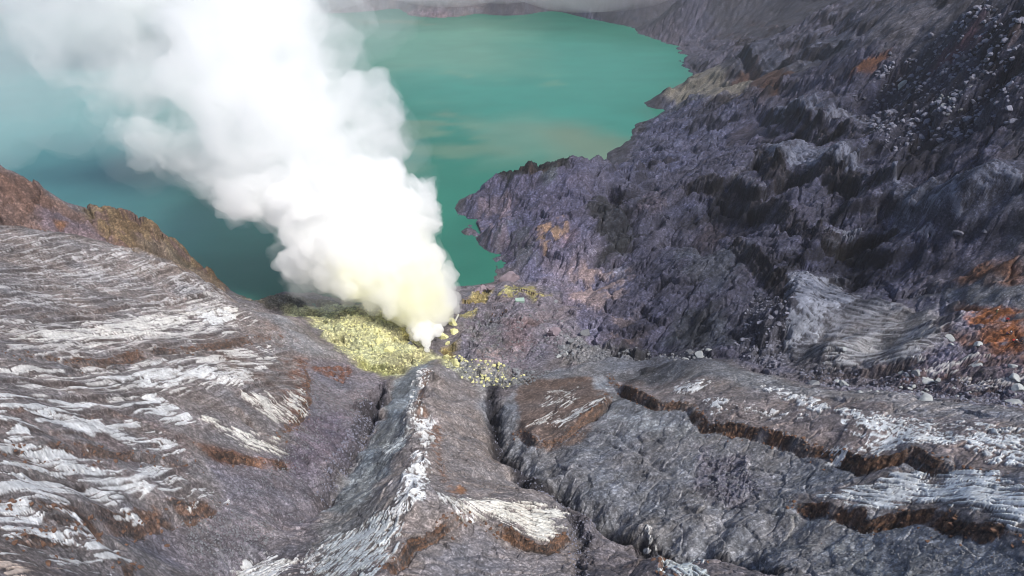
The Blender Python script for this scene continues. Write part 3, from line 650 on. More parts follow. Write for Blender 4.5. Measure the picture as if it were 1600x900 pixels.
crust('1290,365 1340,372 1330,378 1290,374', '1290,368 1340,376', .2, 5, .8, (170, 174, 184), seed=77)
crust('1385,362 1440,364 1450,370 1400,368', '1385,364 1450,368', .2, 5, .8, (170, 170, 180), seed=78)
crust('1145,282 1180,290 1200,306 1160,294', '1145,284 1195,304', .2, 5, .9, (165, 165, 172), seed=79)
crust('1430,580 1490,556 1540,560 1500,578', '1430,582 1500,560', -.05, 5, .5, (170, 168, 170), seed=83)
crust('1500,600 1560,590 1600,585 1600,605 1530,612', '1500,610 1600,590', -.05, 5, .5, (170, 168, 170), seed=84)
crust('1440,560 1520,470 1500,480 1420,520', '1420,530 1510,480', -.3, 5, .6, (160, 158, 164), seed=85)


# ------------------------------------------------------------------ flat-lying beds of the crater wall stand out as long ledges
LEDGES = ['1113,276,40 1226,328,47 1300,377,51 1447,374,61', '1195,147,50 1312,210,61 1364,204,67', '1131,95,32 1233,98,45 1340,68,70', '1136,381,35 1218,425,41 1246,453,43', '1188,226,50 1280,264,58 1394,290,66 1600,270,84']
ra, rb = [], []
for k, s in enumerate(LEDGES):
    w = np.array([at_z(*(float(q) for q in t.split(','))) for t in s.split()]); w = w - w.mean(0)
    for q in w: ra.append(q[:2]); rb.append(q[2])
tilt = np.linalg.solve(np.array(ra).T @ np.array(ra) + 50 * np.eye(2), np.array(ra).T @ np.array(rb))
wm = sstep(20, 45, VX - .05 * (VY - 250)) * sstep(150, 180, VY + .25 * VX) * (1 - sstep(620, 760, VY)) * (VZ > 2) * (1 - .75 * HIN)
tal = plan(px_list('1345,195 1375,115 1430,80 1500,25 1560,10 1600,20 1600,180 1540,215 1440,220 1385,245'))
wm = wm * (1 - .9 * sstep(-4, 4, poly_field(VX, VY, tal)))
for P_, st_, sd in ((8.5, .88, 1), (2.9, .5, 2)):
    fld = VZ - tilt[0] * VX - tilt[1] * VY + P_ * (.20 * WLX + .05 * WXN)
    q = fld / P_; fl = np.floor(q); fr = q - fl
    act = wm * st_ * sstep(-.25, .3, noise(VX / (P_ * 5), VY / (P_ * 5), 820 + sd) + .1)
    shp = np.where(fr < .72, fr * .42, .3024 + (fr - .72) / .28 * .6976)
    VZ += (act * P_ * (shp - fr)).astype(np.float32)
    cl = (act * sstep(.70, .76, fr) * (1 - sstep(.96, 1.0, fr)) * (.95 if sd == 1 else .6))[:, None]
    COL = COL * (1 - cl) + COL * lin((96, 90, 94)) / lin((180, 176, 186)) * cl  # ledge faces darkened in colour so they read as shaded creases
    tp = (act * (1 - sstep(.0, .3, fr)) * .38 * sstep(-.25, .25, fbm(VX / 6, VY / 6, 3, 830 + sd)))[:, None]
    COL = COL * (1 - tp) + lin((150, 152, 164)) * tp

# ------------------------------------------------------------------ rills: streaks drawn out down the slope
LS = .6
lgx = np.arange(-175, 235, LS); lgy = np.arange(36, 600, LS); LX, LY = np.meshgrid(lgx, lgy)
sm = base.copy()
for _ in range(5): sm = (sm + np.roll(sm, 1, 0) + np.roll(sm, -1, 0) + np.roll(sm, 1, 1) + np.roll(sm, -1, 1)) / 5
ggy, ggx = np.gradient(sm)
dx_ = bilin(ggx, LX, LY); dy_ = bilin(ggy, LX, LY); L_ = np.hypot(dx_, dy_) + 1e-6; dx_ /= L_; dy_ /= L_
rw = np.random.default_rng(5).normal(size=LX.shape)
rw2 = .25 * rw + 1.6 * noise(LX / 2.6, LY / 2.6, 651) + 3.2 * noise(LX / 6, LY / 6, 653)
acc = np.zeros_like(rw2)
for sg in (1, -1):
    fx_ = np.tile(np.arange(len(lgx), dtype=float), (len(lgy), 1)); fy_ = np.tile(np.arange(len(lgy), dtype=float)[:, None], (1, len(lgx)))
    for k in range(10):
        ix = np.clip(fx_.astype(int), 0, len(lgx) - 1); iy = np.clip(fy_.astype(int), 0, len(lgy) - 1)
        acc += rw2[iy, ix]; fx_ = fx_ + sg * dx_[iy, ix]; fy_ = fy_ + sg * dy_[iy, ix]
acc /= acc.std(); acc = np.clip(acc, -2.2, 2.2).astype(np.float32)
def lic(x, y):
    return bicubic(acc, lgx[0], lgy[0], LS, x, y) * (1 - sstep(540, 590, y)) * ((x > lgx[2]) & (x < lgx[-3]) & (y > lgy[2]))

# ------------------------------------------------------------------ small-scale relief
amp = ROUGH * (1 - .75 * CRUST)
far = sstep(120, 260, VY)
VZ += (amp * (1 - .5 * sstep(130, 180, VY)) * (.34 * fbm(VX / 5.5, VY / 5.5, 4, 601, .5) + .10 * FX)).astype(np.float32)
bw = sstep(1.02, 1.25, ROUGH)
bx, by = VX + .7 * FX + .5 * WXN, VY + .7 * FY + .5 * WYN
b1, g1, r1 = blocks(bx, by, 5.5, 1); b0, g0, r0 = blocks(VX + 2.2 * WXN, VY + 2.2 * WYN, 13, 4); b2, g2, r2 = blocks(bx, by, 2.1, 2); b3, g3, r3 = blocks(VX + .3 * FX, VY + .3 * FY, .95, 3)
farw = sstep(120, 170, VY)
VZ += (amp * (bw * farw * (1.5 * b0 - .9 * (1 - sstep(0, .12, g0)) + .6 * b1 - .4 * (1 - sstep(0, .16, g1))) + (.10 + .28 * bw) * (1 - .45 * farw) * (b2 - .5 * (1 - sstep(0, .18, g2))) + (1 - .6 * farw) * (.07 + .16 * bw) * b3)).astype(np.float32)
b4, g4, r4 = blocks(VX + 1.2 * WXN, VY + 1.2 * WYN, 4.2, 6)
VZ += ((1 - farw) * (1 - HIN) * (1 - CRUST) * amp * (.42 * b4 - .30 * (1 - sstep(0, .10, g4)))).astype(np.float32)
COL *= (1 + (1 - CRUST) * (.10 * bw * r1 + .10 * r2 * (.4 + .6 * bw) + .12 * r3))[:, None]
wall = sstep(1.02, 1.2, ROUGH) * far
RL = lic(VX, VY); 
VZ += (FACE * .45 * (ridged(VX / 1.7, VY / 1.7, 3, 617, .6) - .9)).astype(np.float32)
VZ += ((wall * .38 + .10) * (1 - .8 * CRUST) * (1 - HIN) * RL).astype(np.float32)
VZ += (wall * .4 * (ridged(VX / 9, VY / 9, 3, 621, .5) - .9)).astype(np.float32)
stn = fbm(VX / 1.3, VY / 1.3, 2, 671); VZ += ((.2 + .5 * wall) * .5 * np.clip(ROUGH - .3, 0, 2) * np.maximum(stn - .15, 0) * (1 - CRUST)).astype(np.float32)
tone = fbm(VX / 13, VY / 13, 4, 661, .6); tone2 = fbm(VX / 6, VY / 6, 4, 667, .6)
keepc = (1 - .8 * CRUST) * (1 - .7 * FACE)
COL *= (1 + (keepc * .10 * tone)[:, None] * np.array([1.0, .15, -.75]) + (keepc * .12 * tone2)[:, None])
grey = COL.mean(1, keepdims=True); dsat = (.24 + .26 * sstep(110, 150, VY) * sstep(20, 60, VX))[:, None]
COL = (COL * (1 - dsat) + grey * dsat)
COL *= (1 + .05 * RL * (1 - .7 * CRUST))[:, None]
COL *= (1 + .16 * fbm(VX / 11, VY / 11, 4, 631) + .10 * FX)[:, None].clip(.5, 1.5)
near = 1 - sstep(95, 170, VY); blot = fbm(VX / 4.5, VY / 4.5, 4, 687, .6); peb2 = noise(VX / .9, VY / .9, 683) * near
COL *= (1 + (1 - .85 * CRUST) * (.5 * np.maximum(peb2 - .3, 0) + .24 * np.clip(blot, -.9, .9)))[:, None]
VZ += ((1 - CRUST) * .22 * np.maximum(peb2 - .3, 0) * np.clip(ROUGH, .4, 1.5)).astype(np.float32)
dark = np.maximum(.85 * sstep(20, 50, VX - (VY - 160) * .02) * sstep(140, 175, VY - .05 * VX), .62 * sstep(262, 290, VY) * sstep(-45, -25, VX))      # slate of crater wall and headland, the wall's shade darkened into its colour
SHADED_SLATE = lin((72, 73, 94)) / lin((140, 136, 150))
COL = COL * (1 - dark[:, None]) + COL * SHADED_SLATE * dark[:, None]
COL *= (.74 + .26 * CRUST)[:, None]
paint('1505,470 1540,478 1600,490 1600,545 1560,540 1530,512', (98, 58, 30), 1.5, .9, 2, None, (5, -.5, .1, 332))   # iron-stained ground
paint('1480,515 1540,512 1600,545 1600,575 1540,560', (92, 62, 48), 2, .7, 2, None, (4, -.3, .3, 333))
paint('1330,112 1360,92 1385,86 1384,98 1350,116', (80, 54, 40), 1.5, .85, 2)
paint('1490,440 1540,412 1600,420 1600,438 1540,436', (70, 50, 40), 1.5, .85, 2)
paint('1150,118 1180,100 1240,110 1210,135', (80, 58, 48), 3, .6, 3)
paint('838,352 880,345 890,360 850,390', (112, 92, 78), 2.5, .6, 3, None, (5, -.2, .3, 316))
paint('898,422 950,417 982,422 970,455 930,478 902,466', (112, 98, 98), 4, .6, 4, None, (8, -.3, .25, 318))
paint('1036,150 1075,118 1130,110 1180,124 1160,140 1110,148 1060,156', (98, 94, 86), 2.5, .75, 2.5)
COL = np.clip(COL, .004, .9)

pl = plan(px_list('744,346 792,300 860,270 925,270 925,330 870,362 815,390 785,378 756,364')); VZ = np.where(poly_field(VX, VY, pl) > 0, np.maximum(VZ, 1.2 + .6 * FX), VZ).astype(np.float32)   # no pools on the headland

# ------------------------------------------------------------------ materials
def nodes_of(name):
    m = bpy.data.materials.new(name); m.use_nodes = True
    nt = m.node_tree; nt.nodes.clear()
    out = nt.nodes.new('ShaderNodeOutputMaterial'); return m, nt, out
def rock_material(name, base=None, rough=.92, scale=1.0, bump=.5, vary=.5, objvar=0.0):
    m, nt, out = nodes_of(name); N_, L_ = nt.nodes, nt.links
    b = N_.new('ShaderNodeBsdfPrincipled'); b.inputs['Roughness'].default_value = rough
    b.inputs['Specular IOR Level'].default_value = .25
    tc = N_.new('ShaderNodeTexCoord')
    def nz(s, det=6, r=.6):
        q = N_.new('ShaderNodeTexNoise'); q.inputs['Scale'].default_value = s; q.inputs['Detail'].default_value = det
        q.inputs['Roughness'].default_value = r; L_.new(tc.outputs['Object'], q.inputs['Vector']); return q
    n1 = nz(1.5 * scale, 5, .62); n2 = nz(.45 * scale, 4, .6)
    mr = N_.new('ShaderNodeMapRange'); mr.inputs[1].default_value = .3; mr.inputs[2].default_value = .7
    mr.inputs[3].default_value = 1 - vary; mr.inputs[4].default_value = 1 + vary
    L_.new(n1.outputs['Fac'], mr.inputs[0])
    def stones(sc, lo, hi):
        vo = N_.new('ShaderNodeTexVoronoi'); vo.inputs['Scale'].default_value = sc; vo.inputs['Randomness'].default_value = 1
        wob = N_.new('ShaderNodeVectorMath'); wob.operation = 'MULTIPLY_ADD'; wob.inputs[1].default_value = (.35 / sc,) * 3
        L_.new(n1.outputs['Color'], wob.inputs[0]); L_.new(tc.outputs['Object'], wob.inputs[2]); L_.new(wob.outputs[0], vo.inputs['Vector'])
        sp = N_.new('ShaderNodeSeparateColor'); L_.new(vo.outputs['Color'], sp.inputs[0])
        pw = N_.new('ShaderNodeMath'); pw.operation = 'POWER'; pw.inputs[1].default_value = 2.2; L_.new(sp.outputs[0], pw.inputs[0])
        q = N_.new('ShaderNodeMapRange'); q.inputs[3].default_value = lo; q.inputs[4].default_value = hi; L_.new(pw.outputs[0], q.inputs[0]); return vo, q
    va, qa = stones(1.5 * scale, .80, 1.5); vb, qb = stones(4.2 * scale, .78, 1.55)
    pr = N_.new('ShaderNodeMath'); pr.operation = 'MULTIPLY'; L_.new(qa.outputs[0], pr.inputs[0]); L_.new(qb.outputs[0], pr.inputs[1])
    if base is None:                                       # smooth crust carries no gravel
        ka = N_.new('ShaderNodeAttribute'); ka.attribute_name = 'Crust'
        km = N_.new('ShaderNodeMix'); km.data_type = 'FLOAT'; km.inputs[3].default_value = .97
        L_.new(ka.outputs['Fac'], km.inputs[0]); L_.new(pr.outputs[0], km.inputs[2]); prs = km.outputs[0]
    else:
        pr = N_.new('ShaderNodeMath'); pr.operation = 'MULTIPLY'; pr.inputs[0].default_value = 1; pr.inputs[1].default_value = 1; prs = pr.outputs[0]
    pr2 = N_.new('ShaderNodeMath'); pr2.operation = 'MULTIPLY'; L_.new(prs, pr2.inputs[0]); L_.new(mr.outputs[0], pr2.inputs[1])
    mul = N_.new('ShaderNodeVectorMath'); mul.operation = 'SCALE'; L_.new(pr2.outputs[0], mul.inputs['Scale'])
    if base is None:
        a = N_.new('ShaderNodeAttribute'); a.attribute_name = 'Col'; L_.new(a.outputs['Color'], mul.inputs[0])
    else:
        mx = N_.new('ShaderNodeMix'); mx.data_type = 'RGBA'
        mx.inputs[6].default_value = (*lin(base[0]), 1); mx.inputs[7].default_value = (*lin(base[1]), 1)
        L_.new(n2.outputs['Fac'], mx.inputs[0]); src = mx.outputs[2]
        if objvar:
            oi = N_.new('ShaderNodeObjectInfo'); m2 = N_.new('ShaderNodeMapRange')
            m2.inputs[3].default_value = 1 - objvar; m2.inputs[4].default_value = 1 + objvar
            L_.new(oi.outputs['Random'], m2.inputs[0])
            s2 = N_.new('ShaderNodeVectorMath'); s2.operation = 'SCALE'; L_.new(src, s2.inputs[0]); L_.new(m2.outputs[0], s2.inputs['Scale']); src = s2.outputs[0]
        L_.new(src, mul.inputs[0])
    L_.new(mul.outputs[0], b.inputs['Base Color'])
    bp = N_.new('ShaderNodeBump'); bp.inputs['Strength'].default_value = bump; bp.inputs['Distance'].default_value = .25 / scale
    if base is None:
        hh = N_.new('ShaderNodeMath'); hh.operation = 'MULTIPLY_ADD'; hh.inputs[1].default_value = -.5
        L_.new(va.outputs['Distance'], hh.inputs[0]); L_.new(n1.outputs['Fac'], hh.inputs[2]); L_.new(hh.outputs[0], bp.inputs['Height'])
    else: L_.new(n1.outputs['Fac'], bp.inputs['Height'])
    L_.new(bp.outputs[0], b.inputs['Normal'])
    L_.new(b.outputs[0], out.inputs['Surface']); return m
M_GROUND = rock_material('weathered_rock', None, .93, 1.0, .55, .34)

def tag(o, label=None, cat=None, group=None, kind=None):
    if label: o['label'] = label
    if cat: o['category'] = cat
    if group: o['group'] = group
    if kind: o['kind'] = kind
    return o
def link(name, me, mat=None, parent=None):
    o = bpy.data.objects.new(name, me); scene.collection.objects.link(o)
    if mat is not None: me.materials.append(mat)
    if parent is not None: o.parent = parent
    return o
def mesh_from(name, verts, faces, smooth=True):
    me = bpy.data.meshes.new(name); verts = np.asarray(verts, np.float32); faces = np.asarray(faces, np.int32)
    k = faces.shape[1]
    me.vertices.add(len(verts)); me.vertices.foreach_set('co', verts.ravel())
    me.loops.add(faces.size); me.loops.foreach_set('vertex_index', faces.ravel())
    me.polygons.add(len(faces)); me.polygons.foreach_set('loop_start', np.arange(0, faces.size, k, dtype=np.int32))
    me.polygons.foreach_set('use_smooth', np.full(len(faces), smooth)); me.update(calc_edges=True); return me

# ------------------------------------------------------------------ split the land into its landforms and build them
NR = len(ys)
ii = (np.arange(NR - 1)[:, None] * NS + np.arange(NS - 1)[None, :]).ravel()
quads = np.stack([ii, ii + 1, ii + NS + 1, ii + NS], 1).astype(np.int32)
top = VZ[quads].max(1)
quads = quads[top > -1.5]
REG = [
 ('crater_floor', 'stony grey crater floor between the lake and the ridges', 'ground', None),
 ('crater_wall', 'dark slate blue crater wall rising in benches to the right of the lake', 'crater wall',
  '716,335 780,255 890,236 950,250 1080,100 1060,75 930,20 880,0 1700,-60 1700,625 1400,612 1180,583 1100,556 960,548 905,525 885,470 860,450 820,436 775,408'),
 ('headland', 'purple grey headland with a dark rim that juts into the lake', 'headland',
  '700,335 770,255 890,230 944,268 950,300 905,345 860,375 800,425 770,408'),
 ('far_shore', 'hazy brown far shore of the lake', 'shore', None),
 ('cliff', 'rusty brown cliff above the lake at the back of the hillside', 'cliff',
  '-120,240 0,262 130,325 200,332 300,400 354,452 290,425 150,374 -120,345'),
 ('hillside', 'banded grey hillside with white crusts on the left', 'hillside',
  '-300,345 0,350 150,373 290,423 350,456 400,480 480,515 532,556 605,592 590,640 550,690 505,772 460,820 400,860 345,898 300,1000 -300,1000'),
 ('sulfur_bank', 'yellow green sulphur bank beside the vent', 'bank',
  '440,484 520,472 600,470 660,500 672,548 660,573 625,592 570,577 532,550'),
 ('hummock', 'low purple grey hummock with yellow stains beside the lake', 'hummock',
  '716,470 740,445 800,436 860,452 895,480 905,530 860,560 800,592 745,585 712,560'),
 ('ridge', 'grey ridge with white flakes on its crest running down to the vent', 'ridge',
  '678,564 700,570 765,598 766,650 788,695 830,735 895,782 905,850 910,960 300,1000 345,897 400,860 460,820 505,772 550,690 590,640 605,592'),
 ('mound', 'broad grey mound with rusty layered edges on the right', 'mound',
  '770,600 860,580 950,561 1050,557 1150,575 1250,604 1350,611 1450,629 1600,644 1750,660 1750,1000 1350,960 1250,897 1160,861 1060,842 960,806 900,779 830,735 788,695 766,650'),
]
qx = VX[quads].mean(1); qy = VY[quads].mean(1)
jx = qx + 1.2 * WXN[quads[:, 0]]; jy = qy + 1.2 * WYN[quads[:, 0]]
region = np.zeros(len(quads), np.int32)
for r, (nm, lb, ct, poly) in enumerate(REG):
    if poly is None: continue
    pl = plan(px_list(poly)); idx = box_of(jx, jy, pl, 1)
    region[idx[poly_field(jx[idx], jy[idx], pl) > 0]] = r
region[(qy > 820)] = 3
left_over = region == 0
region[left_over & (qx > 60) & (qy > 120)] = 1
region[left_over & (qy < 110) & (qx < -20)] = 5
region[left_over & (qy < 110) & (qx > 20)] = 9
region[left_over & (qx < -110) & (region == 0)] = 4
region[left_over & (qy > 700)] = 3
# one set of smooth normals over the whole land, so that the landforms meet without a seam
e1 = np.stack([VX, VY, VZ], 1).reshape(NR, NS, 3)
du = np.gradient(e1, axis=1); dv = np.gradient(e1, axis=0)
NRM = np.cross(du, dv).reshape(-1, 3); NRM /= np.linalg.norm(NRM, axis=1, keepdims=True) + 1e-12
e1 = e1.reshape(-1, 3)
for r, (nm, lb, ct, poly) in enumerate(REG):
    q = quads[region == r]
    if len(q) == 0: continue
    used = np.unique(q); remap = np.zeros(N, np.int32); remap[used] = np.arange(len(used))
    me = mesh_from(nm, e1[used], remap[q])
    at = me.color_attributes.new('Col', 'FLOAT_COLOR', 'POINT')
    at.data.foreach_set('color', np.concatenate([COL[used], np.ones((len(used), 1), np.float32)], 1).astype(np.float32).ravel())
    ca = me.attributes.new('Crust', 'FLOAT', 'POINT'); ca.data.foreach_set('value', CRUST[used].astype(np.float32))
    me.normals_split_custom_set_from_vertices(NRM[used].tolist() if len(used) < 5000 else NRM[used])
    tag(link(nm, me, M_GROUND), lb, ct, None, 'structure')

def top_z(x, y):
    """height of the finished ground at plan points"""
    x = np.atleast_1d(np.asarray(x, float)); y = np.atleast_1d(np.asarray(y, float))
    r = np.clip(np.searchsorted(ys, y) - 1, 0, NR - 2); s = x / (np.interp(y, ys, smax) * np.maximum(y, 30))
    c = np.clip(((s + 1) / 2 * (NS - 1)).astype(int), 0, NS - 2)
    zz = VZ.reshape(NR, NS)
    return np.maximum.reduce([zz[r, c], zz[r + 1, c], zz[r, c + 1], zz[r + 1, c + 1]]), np.minimum.reduce([zz[r, c], zz[r + 1, c], zz[r, c + 1], zz[r + 1, c + 1]])
def ground(px, py):
    x, y = where(px, py); hi, lo = top_z(x, y); return Vector((x, y, float(hi[0] + lo[0]) / 2))

# ------------------------------------------------------------------ lake
LXs = np.arange(-900, 420, 6.0); LYs = np.arange(150, 1150, 6.0)
lx, ly = (a.ravel() for a in np.meshgrid(LXs, LYs))
LC = np.empty((len(lx), 3)); LC[:] = lin((20, 112, 92))
def tint(poly, col, feather, strength, seed=None, warp=14):
    pl = plan(px_list(poly)); wx = warp * fbm(lx / 60, ly / 60, 4, 700); wy = warp * fbm(lx / 60, ly / 60, 4, 707)
    w = sstep(-feather, feather, poly_field(lx + wx, ly + wy, pl)) * strength
    if seed is not None: w = w * sstep(-.2, .4, fbm(lx / 45, ly / 25, 4, seed))
    LC[:] = LC * (1 - w[:, None]) + lin(col) * w[:, None]
tint('-300,40 250,80 320,250 330,420 200,340 -300,260', (70, 148, 150), 70, .8)
tint('560,20 1080,80 1080,110 960,240 800,230 640,150 560,80', (34, 134, 118), 60, .7)
tint('540,20 820,30 820,110 560,120', (92, 138, 116), 50, .6)
tint('600,170 740,170 780,240 640,260', (128, 134, 104), 40, .38, 720)
tint('740,195 840,185 940,210 965,250 860,245 760,255', (100, 130, 110), 26, .6)
tint('840,210 900,205 985,212 950,250 890,235', (104, 120, 94), 18, .6)
tint('600,100 700,108 800,128 790,132 690,114 610,106', (124, 142, 112), 12, .4, 722)
tint('540,30 680,32 700,38 560,38', (130, 132, 106), 14, .4, 724)
tint('810,115 880,125 890,140 830,138', (116, 140, 106), 10, .35, 726)
tint('700,440 780,400 760,370 720,345 690,430', (22, 92, 78), 20, .6)
tint('350,450 560,470 540,420 330,400', (18, 90, 78), 24, .7)
tint('1000,190 1050,130 1076,110 1030,170', (60, 106, 88), 10, .5)
LC *= (1 + .07 * fbm(lx / 26, ly / 16, 4, 730) + .05 * fbm(lx / 90, ly / 40, 3, 733))[:, None]
LC *= .9; LC = LC * .78 + LC.mean(1, keepdims=True) * .22

nlx, nly = len(LXs), len(LYs)
li = (np.arange(nly - 1)[:, None] * nlx + np.arange(nlx - 1)[None, :]).ravel()
me = mesh_from('water', np.stack([lx, ly, 0 * lx], 1), np.stack([li, li + 1, li + nlx + 1, li + nlx], 1))
at = me.color_attributes.new('Col', 'FLOAT_COLOR', 'POINT')
at.data.foreach_set('color', np.concatenate([LC, np.ones((len(lx), 1))], 1).astype(np.float32).ravel())
m, nt, out = nodes_of('turbid_lake_water')
b = nt.nodes.new('ShaderNodeBsdfPrincipled'); b.inputs['Roughness'].default_value = .34; b.inputs['IOR'].default_value = 1.33
b.inputs['Specular IOR Level'].default_value = .22
a = nt.nodes.new('ShaderNodeAttribute'); a.attribute_name = 'Col'; nt.links.new(a.outputs['Color'], b.inputs['Base Color'])
tc = nt.nodes.new('ShaderNodeTexCoord'); nzz = nt.nodes.new('ShaderNodeTexNoise'); nzz.inputs['Scale'].default_value = .5; nzz.inputs['Detail'].default_value = 4
nt.links.new(tc.outputs['Object'], nzz.inputs['Vector'])
bp = nt.nodes.new('ShaderNodeBump'); bp.inputs['Strength'].default_value = .12; bp.inputs['Distance'].default_value = .3
nt.links.new(nzz.outputs['Fac'], bp.inputs['Height']); nt.links.new(bp.outputs[0], b.inputs['Normal']); nt.links.new(b.outputs[0], out.inputs['Surface'])
tag(link('water', me, m), 'calm turquoise crater lake with pale scum streaks', 'lake', None, 'structure')


# ------------------------------------------------------------------ boulders and stones
def rock_mesh(name, seed, flat=.75, cuts=9, noise_amp=.10, sub=3):
    """an angular boulder: a ball cut by random planes, then worn"""
    r = np.random.default_rng(seed); v, f = icosphere(sub); v = v.astype(float)
    ax = np.array([r.uniform(.85, 1.25), r.uniform(.7, 1.0), flat * r.uniform(.8, 1.1)])
    for c in range(cuts):
        d = r.normal(size=3); d /= np.linalg.norm(d); o = r.uniform(.42, .76)
        h = v @ d - o; v -= np.outer(np.maximum(h, 0) * .98, d)
    v += noise_amp * .6 * np.stack([noise(v[:, (k + 1) % 3] * 2.3 + 7 * k, v[:, k] * 2.3 + v[:, (k + 2) % 3] * 1.7, seed) for k in range(3)], 1)
    v += noise_amp * .35 * np.stack([noise(v[:, (k + 1) % 3] * 6 + 3 * k, v[:, k] * 6 + v[:, (k + 2) % 3] * 5, seed + 5) for k in range(3)], 1)
    v *= ax
    me = mesh_from(name, v, f, smooth=True); me.polygons.foreach_set('use_smooth', np.ones(len(f), bool))
    try: me.set_sharp_from_angle(angle=math.radians(24))
    except Exception: pass
    return me
def icosphere(sub):
    bm = bmesh.new(); bmesh.ops.create_icosphere(bm, subdivisions=sub, radius=1.0)
    v = np.array([q.co[:] for q in bm.verts], np.float32); f = np.array([[w.index for w in q.verts] for q in bm.faces], np.int32); bm.free(); return v, f
M_GREY = rock_material('grey_boulder_rock', ((128, 132, 136), (92, 92, 98)), .9, 1.6, .6, .3, .22)
M_PALE = rock_material('pale_boulder_rock', ((168, 172, 172), (122, 126, 130)), .9, 1.6, .5, .22, .12)
M_SULF = rock_material('sulphur_boulder_rock', ((204, 202, 152), (168, 166, 118)), .9, 1.8, .5, .22, .14)
M_SLATE = rock_material('slate_boulder_rock', ((118, 120, 132), (76, 76, 90)), .9, 1.4, .6, .35, .4)
M_PINK = rock_material('pinkish_boulder_rock', ((138, 124, 130), (104, 96, 106)), .9, 1.2, .6, .3, .1)
def shapes(name, mat, seeds, **kw):
    out = []
    for s in seeds:
        me = rock_mesh(name, s, **kw); me.materials.append(mat); out.append(me)
    return out
RK = {'grey': shapes('boulder', M_GREY, range(10, 18)), 'pale': shapes('boulder', M_PALE, range(20, 28)), 'sulf': shapes('boulder', M_SULF, range(30, 36), noise_amp=.16),
      'slate': shapes('boulder', M_SLATE, range(40, 50)), 'pink': shapes('boulder', M_PINK, range(60, 63), noise_amp=.2)}
rr = np.random.default_rng(99)
def boulder(px, py, size_px, kind, label, group=None, flat=1.0, sink=.3, name='boulder', pick=None, wide=1.0):
    """size_px: width in the photograph; sits partly sunk in the ground at that spot"""
    p = ground(px, py); k = p.y / ray(px, py)[1] / F_PX; R = .5 * size_px * k * (1.2 if kind == 'sulf' and group is None else 1.0)
    me = RK[kind][rr.integers(len(RK[kind])) if pick is None else pick]
    o = bpy.data.objects.new(name, me); scene.collection.objects.link(o)
    o.scale = (R * wide, R, R * flat); o.rotation_euler = (rr.uniform(-.3, .3), rr.uniform(-.3, .3), rr.uniform(0, 6.28) if wide == 1.0 else rr.uniform(-.3, .3))
    o.location = (p.x, p.y, p.z + R * flat * (.42 - sink)); tag(o, label, 'boulder', group); return o

